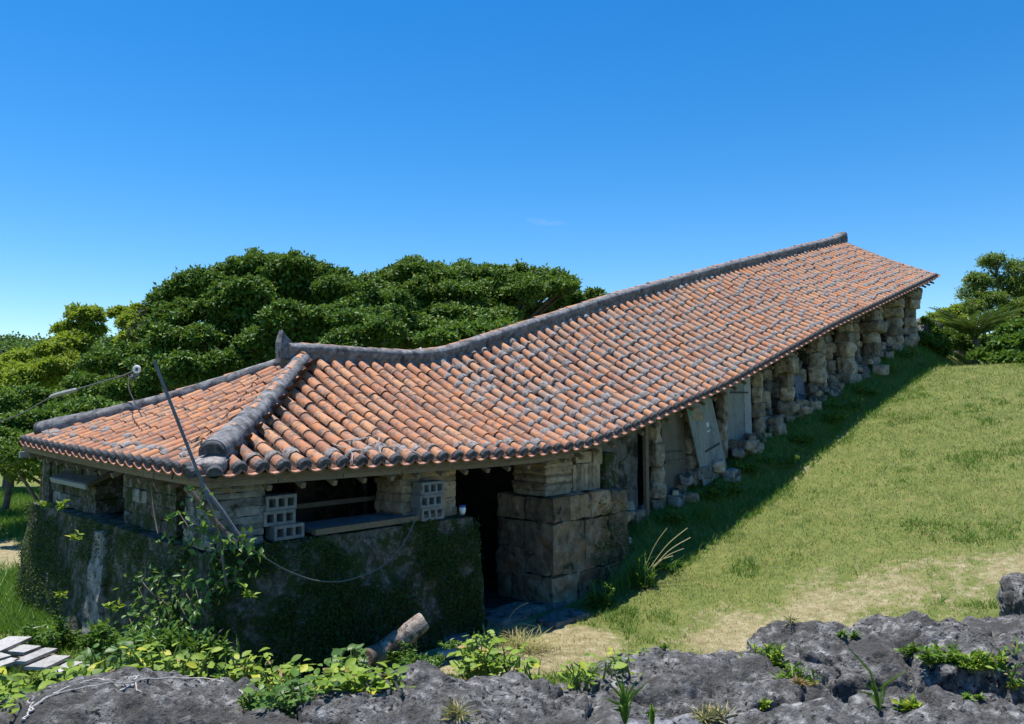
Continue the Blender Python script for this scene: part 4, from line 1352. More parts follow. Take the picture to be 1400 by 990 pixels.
# rock behind the uphill end of the shed, white stones at the crest
o = block('vine_covered_rock', M['rock'], None, P(1264, 458, 27.4) - [0, 0, .85], (.9, 1.2, 2.3), None, (22, 22, 30), .45, 1.6, .9, 77, sm=True)
tag(o, 'grey rock tangled with vines just past the uphill end of the roof', 'rock')
for k, (px, py, s_, lab) in enumerate([(1318, 481, .5, 'pale stone at the crest of the lawn under the palm, left one'), (1325, 478, .42, 'pale taller stone right beside the left pale stone under the palm')]):
    p = ground_at(px, py + 4)
    tag(block('pale_stone', M['rockpale'], None, p + np.array([0, 0, .12]), (s_, s_ * .8, s_ * .8), None, (8, 8, 8), .06, 4, .6, 80 + k, sm=True), lab, 'stone')

# far wooded hill on the left, as one sheet of tree-top bumps
hx = np.linspace(-260, -40, 150); hy = np.linspace(150, 290, 70)
HX, HY = np.meshgrid(hx, hy, indexing='ij')
hp = np.stack([HX.ravel(), HY.ravel(), np.zeros(HX.size)], 1)
hz = (18.0 - ((HX + 128) / 100) ** 2 * 9 - ((HY - 215) / 55) ** 2 * 16).ravel() + fbm(hp, .03, 3, 4) * 4 + np.abs(fbm(hp, .16, 4, 9)) * 5.0
ni, nj = HX.shape
a_, b_ = np.meshgrid(np.arange(ni - 1), np.arange(nj - 1), indexing='ij')
q = (a_ * nj + b_).ravel()
hill = tag(obj('hill', mesh_np('hill', np.stack([HX.ravel(), HY.ravel(), np.maximum(hz, -1)], 1), [np.stack([q, q + nj, q + nj + 1, q + 1], 1)], M['hill'], True)), kind='structure')
hv = np.stack([HX.ravel(), HY.ravel(), hz], 1)
hv = hv[(hv[:, 2] > 3) & (hv[:, 1] < 225)]
hk = hv[RNG.integers(0, len(hv), 70000)] + RNG.normal(size=(70000, 3)) * [1.0, 1.0, .6]
o = leaf_obj('hill_canopy', M['big_leaf'], None, hk, rdir(70000), unit(rdir(70000) + [0, 0, 1.2]), .85, .6)
tag(o, 'canopy of the distant wooded hill seen at the left edge', 'wood', kind='stuff')
# belt of wood that closes the view behind the near trees
def belt(name, label, spans, n, m, L, cl):
    lob = []
    for px, py, rx, ry, Y in spans:
        r = rx / FPX * Y
        lob.append((P(px, py, Y), np.array([r, r * .6, ry / FPX * Y])))
    return tag(leaf_obj(name, M[m], None, *crown(lob, n, cl, 9, L, .5)), label, 'wood', kind='stuff')
belt('wood_belt', 'mass of dark trees closing the view behind the bright trees on the left', [(-30, 530, 60, 30, 44), (40, 530, 60, 30, 44), (110, 525, 60, 30, 43), (180, 510, 60, 44, 42), (250, 520, 60, 50, 40), (330, 520, 60, 50, 40), (420, 500, 60, 40, 42), (500, 490, 60, 40, 44)], 26000, 'big_leaf', .3, .3)
belt('wood_belt', 'mass of trees behind the palm at the right edge of the lawn', [(1290, 485, 30, 20, 34), (1330, 485, 34, 22, 34), (1375, 482, 40, 28, 34), (1425, 470, 45, 45, 34)], 12000, 'right_leaf', .24, .26)

# ---------------------------------------------------------------- foreground rock
def rock(label, c, d, res, m='rock', amp=.13, freq=1.4, rnd=.72, seed=0, name='rock'):
    c = np.array(c) - [0, 0, .10]
    v, f = rough_block(c, d, None, res, amp, freq, rnd, seed, octv=6)
    n = unit(v - np.asarray(c))
    pit = np.abs(fbm(v, 5.5, 4, seed + 5, .6))
    crack = 1 - np.abs(fbm(v, 2.3, 4, seed + 9, .55)) * 5
    crack2 = 1 - np.abs(fbm(v * [1, 1, .3], 1.15, 3, seed + 41, .5)) * 9
    v = v - n * (np.clip(.16 - pit, 0, 1) * .14)[:, None] - n * (np.clip(crack, 0, 1) ** 3 * .045 + np.clip(crack2, 0, 1) ** 2 * .10)[:, None]
    v = v - n * (np.abs(fbm(v, 2.6, 5, seed + 21, .5)) * .12 + np.abs(fbm(v, 8.5, 4, seed + 23, .6)) * .03 - .04)[:, None]
    v = v + n * (fbm(v, 15, 4, seed + 3, .65) * .022)[:, None]
    o = obj(name, mesh_np(name, v, f, M[m], True))
    return tag(o, label, 'rock', 'dark karst rocks in the foreground')
rock('long low dark rock with pale roots creeping over it at the bottom left', (-2.05, 4.25, .71), (2.05, 1.75, 1.86), (113, 94, 59), seed=1)
rock('broad dark rock at the bottom centre in front of the log', (-.42, 4.45, .70), (2.15, 1.6, 1.86), (118, 89, 59), seed=2)
rock('dark rounded rock right of the yellow green creeper, left of the big rock group', (1.22, 5.15, .62), (1.6, 1.35, 1.86), (94, 81, 62), seed=3, amp=.15)
rock('largest dark rock with a wavy top below the sandy path on the right', (3.05, 5.95, .62), (2.5, 1.35, 1.96), (129, 81, 67), seed=4, amp=.16)
rock('dark ledge at the right edge stretching below the round boulder', (4.6, 6.15, .58), (1.7, 1.6, 1.9), (89, 81, 62), seed=14, amp=.13)
rock('craggy rock at the bottom right with deep clefts', (2.75, 4.25, .60), (1.75, 1.35, 2.0), (108, 86, 70), seed=5, amp=.2)
rock('grey pitted rock at the bottom just right of the pale boulder', (1.62, 4.25, .50), (1.35, 1.3, 2.05), (94, 86, 67), 'rock', seed=6, amp=.18)
rock('small pale pitted boulder at the bottom beside the ferns', (.84, 4.22, 1.38), (.46, .40, .46), (45, 40, 40), 'rockpale', .07, 3, .8, 7)
rock('round dark boulder standing on the ledge at the right edge', (5.12, 7.45, 1.22), (.86, .8, .95), (62, 54, 54), 'rock', .1, 2, .85, 8)
o = tag(block('rock_ledge', M['rock'], None, (.4, 3.9, .22), (9.5, 3.0, 1.9), None, (90, 34, 12), .14, 1.5, .3, 9, sm=True), 'dark stony ledge filling the gaps between the foreground rocks', 'rock')

# pale roots over the left rock (ray cast on the rock is not needed: they follow its top closely)
from mathutils.bvhtree import BVHTree
dg_rocks = [o for o in bpy.data.objects if o.name.startswith('rock') and o.type == 'MESH' and not o.parent and 'label' in o]
bvhs = []
for o in dg_rocks:
    me = o.data
    bvhs.append(BVHTree.FromPolygons([v.co[:] for v in me.vertices], [p.vertices[:] for p in me.polygons]))
def hit(px, py):
    d = Vector(ray(px, py)).normalized()
    best = None
    for b in bvhs:
        h = b.ray_cast(Vector((0, 0, CAMZ)), d)
        if h[0] is not None and (best is None or h[3] < best[3]): best = h
    if best is None or best[3] > 9: return None, None
    return np.array(best[0]), np.array(best[1])
def drop(x, y):
    z = None
    for b in bvhs:
        h = b.ray_cast(Vector((x, y, 5)), Vector((0, 0, -1)))
        if h[0] is not None and (z is None or h[0].z > z): z = h[0].z
    g = float(ground_z(x, y))
    return g if z is None else max(z, g)
roots = [[(40, 975), (62, 955), (90, 945), (110, 940), (150, 936), (190, 932)], [(35, 985), (45, 965), (44, 958)], [(75, 950), (88, 942), (120, 931), (160, 930)], [(188, 925), (183, 935), (187, 945), (192, 948)],
         [(183, 937), (165, 945), (145, 948)], [(190, 930), (240, 927), (300, 932), (340, 938)], [(300, 932), (330, 945), (360, 962)]]
mb = MB()
for r_ in roots:
    pts = [hit(x, y)[0] for x, y in r_]
    pts = [q + [0, -.004, .006] for q in pts if q is not None]
    if len(pts) > 1: mb.tube(curve_pts(pts, 24) + np.stack([fbm(np.arange(24)[:, None] * [[.31, .1, .2]] + pts[0], 1.0, 2, k) * .03 for k in range(3)], 1) * [1, 1, .1], np.linspace(.0065, .003, 24), 5)
if mb.n: tag(mb.build('creeping_root', M['twig'], None), 'pale thin roots creeping over the long low rock at the bottom left', 'root', kind='stuff')

# ---------------------------------------------------------------- log, timbers and planks on the yard
def log(label, p, q, r, name='log', bk='palebark'):
    e = empty(name, p, label, 'log')
    d = unit(np.asarray(q) - p)
    n = 14
    s = unit(np.cross(d, [0, 0, 1.0])); w = np.cross(s, d)
    g = []
    L = np.linalg.norm(np.asarray(q) - p)
    for k in np.linspace(0, 1, 12):
        g.append([p + d * L * k + (s * math.cos(a) + w * math.sin(a)) * r * (1 - .1 * k) for a in np.linspace(0, 2 * math.pi, n + 1)])
    g = np.array(g); sh = g.shape; fl = g.reshape(-1, 3)
    fl = fl + np.stack([fbm(fl, 5, 4, 3 + k) for k in range(3)], 1) * r * .28
    g = fl.reshape(sh); g[:, -1] = g[:, 0]
    MB().grid(g, 0, True).build('bark', M[bk], e, True)
    for ring_, c in ((g[0], p), (g[-1], np.asarray(q))):
        MB().add(list(ring_[:-1]) + [ring_[:-1].mean(0)], [(k, (k + 1) % n, n) for k in range(n)]).build('sawn_end', M['endgrain'], e)
    return e
lp, lq = P(503, 906, 9.25), P(580, 850, 9.6)
e = log('pale thick log with a sawn end leaning up in front of the mossy wall', lp, lq, .125)
MB().tube(curve_pts([lq * .8 + lp * .2, [lq[0] - .12, lq[1] + .16, float(ground_z(lq[0], lq[1])) - .03]], 8), [.035] * 4 + [.028] * 4, 7).build('branch_stub', M['bark'], e)
log('darker log lying in the shade with its sawn end towards the rock', P(498, 900, 9.0), P(548, 876, 9.9), .10, bk='bark')
pa, pb_ = ground_at(598, 905), ground_at(634, 897)
o = tag(MB().tube([pa + [0, 0, .05], pb_ + [0, 0, .06]], .055, 8).build('pale_pole', M['plank']), 'short pale grey pole lying in the weeds right of the log', 'pole')
pa, pb_ = ground_at(572, 886), ground_at(640, 876)
d_ = unit(pb_ - pa)
o = tag(MB().box((pa + pb_) / 2 + [0, 0, .05], (np.linalg.norm(pb_ - pa), .16, .06), np.array([d_, unit(np.cross(d_, [0, 0, 1.])), [0, 0, 1]])).build('timber', M['slate']), 'grey flat timber lying in the shade behind the pale pole', 'timber')
for k, (px, py, w_, dd_, lab) in enumerate([(700, 840, .8, .45, 'flat grey paving stone in front of the dark doorway'), (735, 832, .9, .5, 'larger flat paving stone at the foot of the coursed pier'), (690, 850, .6, .35, 'small paving stone nearest the moss covered wall end'), (770, 848, .8, .4, 'paving stone at the edge of the sunlit path')]):
    p = ground_at(px, py)
    tag(block('paving_stone', M['greystone'], None, p + np.array([0, 0, .01]), (w_, dd_, .14), AXK, (8, 8, 3), .03, 4, .3, 400 + k), lab, 'paving stone', 'flat stones at the doorway')
planks = [((-20, 893), (28, 872), .30, .26, 'bleached plank lying highest and farthest left on the pile'), ((-25, 905), (8, 896), .22, .24, 'bleached plank in the second row of the pile at the left edge'), ((-25, 918), (22, 902), .16, .30, 'bleached plank nearest the left edge of the photo'),
          ((20, 893), (44, 884), .26, .22, 'short bleached plank in the middle of the pile'), ((26, 906), (70, 888), .17, .30, 'long narrow bleached plank beside the short middle one'), ((48, 914), (82, 898), .26, .25, 'wide cracked bleached plank on the right of the pile'),
          ((70, 920), (102, 906), .24, .2, 'bleached plank at the right end of the pile half under leaves')]
for k, (u0, u1, w_, zz, lab) in enumerate(planks):
    def onz(px, py, z):
        d = ray(px, py); return np.array([0, 0, CAMZ]) + d * ((z - CAMZ) / d[2])
    a0, a1 = onz(*u0, zz), onz(*u1, zz)
    d_ = unit(a1 - a0); s_ = unit(np.cross(d_, [0, 0, 1.0])); n_ = np.cross(s_, d_)
    o = tag(MB().box((a0 + a1) / 2, (np.linalg.norm(a1 - a0), w_, .035), np.array([d_, s_, n_])).build('plank', M['plank']), lab, 'plank', 'bleached planks in a loose pile')
for k, (px, py) in enumerate(((18, 912), (62, 916))):
    p = ground_at(px, py)
    tag(MB().box(p + [0, 0, .09], (.9, .12, .2), np.array([[.8, -.6, 0], [.6, .8, 0], [0, 0, 1]])).build('bearer', M['timber']), ('left' if k == 0 else 'right') + ' timber bearer under the pile of bleached planks', 'timber')

# one thin wisp of cloud high above the ridge
def wisp():
    m = bpy.data.materials.new('cloud_vapour'); m.use_nodes = True
    nt = m.node_tree; nt.nodes.remove(nt.nodes['Principled BSDF'])
    v = nt.nodes.new('ShaderNodeVolumePrincipled')
    v.inputs['Color'].default_value = (1, 1, 1, 1); v.inputs['Density'].default_value = .0035
    nt.links.new(v.outputs[0], nt.nodes['Material Output'].inputs['Volume'])
    mb = MB()
    for px, py, rx, ry in ((733, 301.5, 16, 1.6), (752, 305.5, 24, 2.0)):
        c, k = P(px, py, 1500), 1500 / FPX
        vv, ff = cube_grid(10, 10, 10)
        vv = vv / np.linalg.norm(vv, axis=1)[:, None]
        vv = vv * (1 + .25 * fbm(vv, 2, 3, 4))[:, None]
        mb.add(c + vv * np.array([rx * k, 22, ry * k]), ff)
    return tag(mb.build('cloud', m, None, True), 'single thin faint wisp of white cloud in the blue sky', kind='structure')
wisp()

# ---------------------------------------------------------------- foreground plants with leaves one by one
def ovate(L=1.0, Wd=.58, curl=.18):
    prof = [(0, .03), (.15, .30), (.38, .5), (.65, .44), (.86, .22), (1, .0)]
    v, f = [], []
    for x, w in prof:
        z = curl * (x * .9 - x * x)
        v += [(-w * Wd, x * L, z + w * .14), (0, x * L, z), (w * Wd, x * L, z + w * .14)]
    for i in range(len(prof) - 1):
        a = i * 3
        f += [(a, a + 1, a + 4, a + 3), (a + 1, a + 2, a + 5, a + 4)]
    return np.array(v), f
LEAFV = [ovate(1, .56, .25), ovate(1, .66, .05), ovate(.95, .50, -.25)]
leaf_me = {m: [mesh_np('leaf', v, f, M[m], True) for v, f in LEAFV] for m in ('fore_leaf', 'fore_leaf_dark', 'dryleaf')}
def creeper(label, px, py, rx, ry, n, size, m='fore_leaf', Y=None, up=.5, seed=0, name='broadleaf_creeper', grp='creeping plants on the rocks'):
    rr = random.Random(seed)
    h, _ = hit(px, py + ry * .6)
    Yc = Y if Y else (h[1] if h is not None else 5.4)
    root = P(px, py + ry, Yc)
    root[2] = min(root[2], drop(root[0], root[1]) + .02)
    e = empty(name, root, label, 'plant', grp)
    mb = MB()
    tips = []
    ns = max(3, n // 4)
    for k in range(ns):
        a = rr.uniform(0, 2 * math.pi)
        r = math.sqrt(rr.random())
        tip = P(px + math.cos(a) * r * rx, py + math.sin(a) * r * ry, Yc + rr.uniform(-.22, .22))
        g = drop(tip[0], tip[1])
        tip[2] = max(tip[2], g + .05)
        st = np.array([root[0] * .5 + tip[0] * .5 + rr.uniform(-.1, .1), root[1] * .5 + tip[1] * .5, 0])
        st[2] = max(drop(st[0], st[1]) - .03, root[2] - .1, tip[2] - .28)
        pts = curve_pts([st, st * .5 + tip * .5 + np.array([rr.uniform(-.05, .05), 0, .02]), tip], 8)
        mb.tube(pts, np.linspace(.008, .004, 8), 4)
        tips.append(pts)
    mb.build('stem', M['lush_stem'], e)['kind'] = 'stuff'
    for k in range(n):
        pts = tips[k % ns]
        dn = unit(pts[-1] - pts[-3])
        b = pts[-1] - dn * rr.uniform(0, .20) + np.array([rr.uniform(-.08, .08), rr.uniform(-.08, .08), rr.uniform(-.03, .05)])
        az = rr.uniform(0, 2 * math.pi)
        d = Vector((math.cos(az), math.sin(az), rr.uniform(-.25, up))).normalized()
        nn = Vector((rr.uniform(-.5, .5), rr.uniform(-.8, .3), 1)).normalized()
        sx = d.cross(nn).normalized(); nz = sx.cross(d)
        L = size * rr.uniform(.6, 1.2)
        mm = m if rr.random() > .03 else 'dryleaf'
        o = obj('leaf', leaf_me[mm][k % 3], e)
        o.matrix_basis = Matrix(((sx.x * L, d.x * L, nz.x * L, b[0]), (sx.y * L, d.y * L, nz.y * L, b[1]), (sx.z * L, d.z * L, nz.z * L, b[2]), (0, 0, 0, 1)))
    return e
M['lush_stem'] = NT('green_stem').fin((.13, .20, .04), .6)
cl = [('yellow green creeper at the left edge below the bleached planks', 15, 938, 40, 24, 50, .125, 'fore_leaf', 5.0),
      ('broad leaved creeper between the bleached planks and the long low rock', 98, 926, 50, 15, 50, .12, 'fore_leaf', 5.25),
      ('upright leafy creeper right of the plank pile at the wall foot', 150, 888, 40, 22, 44, .105, 'fore_leaf_dark', 5.7),
      ('low yellow green creeper on the skyline of the long low rock', 235, 897, 62, 20, 76, .10, 'fore_leaf', 5.5),
      ('row of rounded leaves right along the top of the long low rock', 325, 907, 45, 16, 50, .095, 'fore_leaf', 5.5),
      ('sprawling creeper leaves hanging into the gap between the two low rocks', 395, 915, 45, 20, 50, .095, 'fore_leaf', 5.4),
      ('tall glossy leaved seedling in front of the dark log', 478, 908, 30, 26, 50, .115, 'fore_leaf_dark', 5.9),
      ('yellowish creeper heap filling the gap between the low rocks at the bottom', 482, 952, 58, 34, 90, .105, 'fore_leaf', 4.65),
      ('darker leafy clump at the right end of the long low rock', 390, 955, 50, 30, 66, .085, 'fore_leaf_dark', 4.5),
      ('creeper leaves at the very bottom left corner of the rock', 30, 975, 30, 20, 16, .085, 'fore_leaf', 4.4),
      ('yellow green creeper on the far side of the broad central rock', 665, 895, 52, 18, 80, .105, 'fore_leaf', 5.7),
      ('trailing creeper at the right end of the central creeper patch', 712, 905, 28, 10, 18, .085, 'fore_leaf', 5.5),
      ('reddish yellow shoot standing above the central creeper patch', 655, 868, 16, 16, 14, .075, 'fore_leaf', 5.9),
      ('pale yellow leaves lying between the central rock and the rounded rock', 805, 910, 32, 9, 18, .10, 'fore_leaf', 5.2),
      ('string of pale leaves trailing along the top of the rounded rock', 860, 900, 40, 9, 20, .07, 'fore_leaf', 5.3),
      ('low leafy weed on the ledge under the round boulder', 1385, 905, 14, 8, 12, .06, 'fore_leaf_dark', None)]
for k, c in enumerate(cl):
    creeper(c[0], c[1], c[2], c[3], c[4], int(c[5] * 2.6), c[6] * .78, c[7], Y=c[8], seed=20 + k)

def weed(label, px, py, rx, ry, n, L, Wd, m, Y=None, seed=0, name='weed', grp='weeds on and around the rocks', up=.7, cat='plant', ground=False, part='foliage'):
    """many small leaves on thin stems"""
    if ground:
        root = ground_at(px, py + ry)
    else:
        h, _ = hit(px, py + ry * .5)
        if Y is None: Y = h[1] if h is not None else 5.3
        root = P(px, py + ry, Y)
    Y = root[1]
    e = empty(name, root, label, cat, grp)
    rr = np.random.default_rng(seed)
    ns = max(4, n // 14)
    mb = MB(); pp, dd, nn = [], [], []
    for k in range(ns):
        a, r = rr.uniform(0, 6.28), math.sqrt(rr.random())
        tip = P(px + math.cos(a) * r * rx, py + math.sin(a) * r * ry, Y + rr.uniform(-.5, .5) * rx / FPX * Y)
        low = np.array([root[0] * .35 + tip[0] * .65, root[1] * .35 + tip[1] * .65, root[2]])
        pts = curve_pts([low, low * .45 + tip * .55 + [0, 0, .03], tip], 8)
        mb.tube(pts, .0035, 3)
        m_ = n // ns
        s = rr.uniform(.15, 1, m_)
        pp.append(np.stack([np.interp(s * 7, np.arange(8), pts[:, q]) for q in range(3)], 1))
        d = rr.normal(size=(m_, 3)); d[:, 2] = np.abs(d[:, 2]) * up
        dd.append(d); nn.append(rr.normal(size=(m_, 3)) * .5 + [0, 0, 1])
    mb.build('stem', M['lush_stem'], e)['kind'] = 'stuff'
    pp, dd, nn = map(np.concatenate, (pp, dd, nn))
    o = leaf_obj(part, M[m], e, pp, dd, nn, L * rr.uniform(.6, 1.3, len(pp)), Wd)
    o['kind'] = 'stuff'
    return e
weed('bright leafy weed between the rounded rock and the largest rock', 1045, 900, 38, 24, 420, .06, .026, 'fore_leaf', 5.6, 1)
weed('grassy weed trailing down from the bright leafy weed', 1090, 925, 30, 14, 200, .07, .016, 'fern', 5.2, 2)
weed('leafy weed in the middle of the rocks on the right', 1290, 895, 34, 14, 320, .06, .024, 'fern', None, 3)
weed('wider leafy weed at the right of the rock hollow', 1345, 905, 36, 12, 320, .06, .026, 'fore_leaf', None, 4)
weed('small weed left of the leafy weed in the rock hollow', 1245, 890, 16, 8, 110, .05, .022, 'fore_leaf_dark', None, 5)
weed('small round leaved weed beside the toothed ferns at bottom right', 1240, 965, 16, 8, 90, .055, .03, 'fore_leaf', None, 6)
weed('dry twiggy tuft in the cleft below the largest rock', 1100, 935, 16, 8, 70, .05, .012, 'dryleaf', None, 7)
weed('low sprawling weed in a crack of the largest rock', 1160, 868, 20, 6, 110, .04, .018, 'fore_leaf_dark', None, 51)
weed('small dry tuft at the left end of the largest rock', 1085, 850, 9, 6, 40, .06, .008, 'straw', None, 52)
weed('little green tuft on the craggy rock at the bottom right', 1330, 955, 12, 6, 60, .04, .016, 'fern', None, 53)
weed('yellowish weed at the edge of the craggy rock on the far right', 1385, 935, 12, 8, 80, .05, .02, 'fore_leaf', None, 54)
weed('tiny weed in the pitted grey rock at the bottom', 1040, 965, 12, 6, 60, .04, .016, 'fore_leaf', None, 55)
weed('grassy weed between the broad central rock and the rounded rock', 790, 930, 14, 8, 90, .06, .012, 'fern', None, 56)
weed('dry grass tuft on the broad central rock', 625, 978, 14, 10, 80, .10, .006, 'straw', None, 8)
weed('fine leaved tuft on the right end of the long low rock', 345, 955, 24, 16, 360, .03, .012, 'fern', 4.6, 9)
weed('dry grassy tuft at the bottom between the rocks', 975, 978, 26, 12, 170, .08, .010, 'straw', None, 10)
weed('small green tuft on the rounded rock', 905, 885, 10, 5, 50, .03, .014, 'fern', None, 11)
weed('fine leaved green weed in front of the pale log', 548, 893, 26, 14, 420, .07, .022, 'vine_leaf', 9.3, 12)
weed('low weeds right of the pale log', 580, 902, 34, 9, 420, .06, .022, 'vine_leaf', 9.0, 13)
weed('low weeds behind the pale pole', 625, 882, 30, 8, 320, .06, .022, 'vine_leaf', 9.4, 14)
weed('feathery weed beside the plank pile at the wall foot', 55, 870, 38, 22, 520, .10, .035, 'vine_leaf', 10.4, 15)
weed('bushy weed against the left wall above the planks', 85, 865, 24, 24, 420, .10, .035, 'shrub_leaf', 10.6, 16)
weed('leafy weed at the left wall edge beside the track', 18, 850, 26, 26, 420, .10, .035, 'vine_leaf', 12.2, 17)
weed('dense leafy undergrowth at the foot of the corner vines', 215, 875, 48, 22, 700, .10, .036, 'vine_leaf', 8.2, 18)
weed('shaded undergrowth between the planks and the corner vines', 140, 870, 34, 22, 420, .10, .036, 'shrub_leaf', 9.0, 19)
weed('leafy undergrowth below the wall corner, right of the vines', 290, 880, 34, 20, 420, .09, .034, 'shrub_leaf', 7.9, 20)
weed('dark weeds in the shade at the foot of the coursed pier', 820, 812, 26, 20, 380, .09, .03, 'shrub_leaf', None, 21, ground=True)
weed('bright weeds beside the long grass clump', 880, 792, 26, 12, 420, .07, .025, 'vine_leaf', None, 22, ground=True)
weed('dark ferns in the shadow at the foot of the pillar row', 1000, 665, 34, 14, 300, .10, .035, 'shrub_leaf', None, 23, ground=True)
weed('shaded green weeds under the middle pillars', 1060, 628, 40, 12, 300, .10, .035, 'shrub_leaf', None, 24, ground=True)
weed('shaded green weeds under the upper pillars', 1160, 548, 36, 12, 300, .11, .038, 'shrub_leaf', None, 25, ground=True)
for k, (px, py, lab) in enumerate([(920, 708, 'shaded weeds at the foot of the first stacked pillar'), (975, 676, 'shaded weeds under the tilted pale board'), (1022, 640, 'shaded weeds below the two plank board'), (1098, 598, 'shaded weeds beside the pillar with the wide head stone'), (1140, 570, 'shaded weeds at the foot of the thick sixth pillar'),
                                   (1182, 532, 'shaded weeds below the seventh pillar'), (1216, 504, 'shaded weeds below the eighth pillar'), (1240, 480, 'shaded weeds below the last two pillars')]):
    weed(lab, px, py, 20, 9, 260, .11, .04, 'big_leaf2', None, 70 + k, ground=True)
for k, (px, py, lab) in enumerate([(88, 692, 'small sprig growing near the top of the left wall'), (60, 690, 'tiny sprig at the far top corner of the left wall'), (107, 733, 'yellow sprig rooted halfway up the left wall'), (82, 812, 'pale sprig low on the left wall'), (340, 812, 'light green sprig on the mossy front wall'), (155, 830, 'leafy sprig at the foot of the pale plaster strip')]):
    s_ = 9 + 3 * (k > 3)
    Yw = [10.6, 11.5, 10.2, 10.6, 7.95, 9.2][k]
    weed(lab, px, py, s_, s_ * .7, 26, .09, .035, 'fore_leaf', Yw, 40 + k, 'wall_sprig', 'sprigs rooted in the walls')

def fern(label, px, py, fr, Y=None, seed=0):
    """erect fern: each frond a rib with toothed leaflets; fr = tips in pixels"""
    h, _ = hit(px, py)
    if Y is None: Y = h[1] if h is not None else 4.2
    root = P(px, py, Y)
    e = empty('sword_fern', root, label, 'fern', 'ferns between the rocks')
    for tx, ty, w in fr:
        tip = P(tx, ty, Y + random.uniform(-.08, .08))
        pts = curve_pts([root, root * .5 + tip * .5 + np.array([(root[0] - tip[0]) * .25, .02, .03]), tip], 46)
        tg = unit(np.gradient(pts, axis=0))
        mb = MB().tube(pts, .003, 4)
        pp = np.repeat(pts[3:], 2, 0); tt_ = np.repeat(tg[3:], 2, 0)
        sg = np.tile([1, -1], len(pp) // 2)[:, None]
        sdv = unit(np.cross(tt_, [0.15, 1.0, .25])) * sg
        ww = w * (1 - np.linspace(0, 1, len(pp)) ** 3) * (.5 + .5 * np.minimum(1, np.linspace(0, 1, len(pp)) * 5)) * .55 * RNG.uniform(.7, 1.15, len(pp))
        v, f = leaf_arrays(pp, sdv + tt_ * .45, np.tile([.1, -1.0, .5], (len(pp), 1)), ww, .006)
        mb.add(v, [tuple(q) for q in f])
        mb.build('frond', M['fern'], e)
fern('upright fern with long toothed fronds between the central rock and the pale boulder', 855, 992, [(840, 920, .035), (834, 935, .03), (850, 925, .03), (864, 952, .03), (884, 934, .035), (846, 960, .03), (838, 970, .03), (870, 930, .03), (828, 955, .03), (858, 938, .03)], 4.25, 1)
fern('fern with one long curved frond at the bottom right among the rocks', 1203, 972, [(1160, 885, .03), (1193, 930, .03), (1238, 918, .04), (1182, 935, .025), (1175, 945, .025)], None, 2)
fern('single short fern frond standing by the skyline of the long low rock', 324, 912, [(323, 868, .03)], 5.6, 3)
fern('short fern in the lower corner beside the pale boulder', 892, 995, [(890, 962, .03), (880, 975, .025), (898, 972, .025)], 4.05, 4)

def blades(root, n, hgt, spread, w, seed, lean=None):
    rr = np.random.default_rng(seed)
    V, F = [], []
    for k in range(n):
        a = rr.uniform(0, 6.28)
        h = hgt * rr.uniform(.45, 1.1)
        o = np.array([rr.normal() * spread * .35, rr.normal() * spread * .35, 0])
        d = np.array([math.cos(a), math.sin(a), 0]) * spread * rr.uniform(.3, 1.3) + (0 if lean is None else np.asarray(lean) * rr.uniform(.2, 1.2))
        sd_ = np.array([-math.sin(a), math.cos(a), 0]) * w * rr.uniform(.6, 1.2)
        b = len(V)
        for j, s in enumerate((0, .35, .68)):
            p = root + o + d * s ** 1.7 + np.array([0, 0, h * (s - .28 * s ** 3)])
            V += [p - sd_ * (1 - s * .6), p + sd_ * (1 - s * .6)]
        V.append(root + o + d * 1.0 + np.array([0, 0, h * .70]))
        F += [(b, b + 1, b + 3, b + 2), (b + 2, b + 3, b + 5, b + 4), (b + 4, b + 5, b + 6)]
    return np.array(V), F
def grass_clump(label, px, py, n, h, sp, m='lush', w=.007, seed=0, lean=None, Y=None, stalks=None):
    root = ground_at(px, py) if Y is None else P(px, py, Y)
    e = empty('grass_clump', root, label, 'grass clump', 'taller grass clumps')
    v, f = blades(root, n, h, sp, w, seed, lean)
    o = obj('blade', mesh_np('blade', v, f, M[m]), e); o['kind'] = 'stuff'
    if stalks:
        for tx, ty in stalks:
            tip = P(tx, ty, root[1] + random.uniform(-.2, .2))
            MB().tube(curve_pts([root, root * .4 + tip * .6 + [0, 0, .12], tip], 14), .007, 4).build('seed_stalk', M['straw'], e)
grass_clump('long arching grass clump with dry seed stalks at the edge of the shade', 872, 800, 90, .75, .34, seed=1, w=.011, stalks=[(912, 722), (940, 722), (944, 735), (935, 750), (920, 760)])
grass_clump('smaller upright grass clump left of the arching one', 846, 812, 44, .55, .22, seed=2, w=.010)
grass_clump('soft grey green grass tuft behind the creeper near the doorway', 715, 888, 260, .26, .42, 'grass', .005, seed=3)
grass_clump('wispy dry grass with thin stalks in front of the doorway', 680, 872, 60, .3, .35, 'straw', .004, seed=4, stalks=[(722, 824), (735, 858), (706, 865)])
grass_clump('short bright grass clump on the shadow line below the pillars', 905, 778, 120, .30, .40, 'lush', .007, seed=5)
grass_clump('grass clump at the base of the stacked first pillar', 960, 712, 70, .34, .3, 'lush', .008, seed=6)

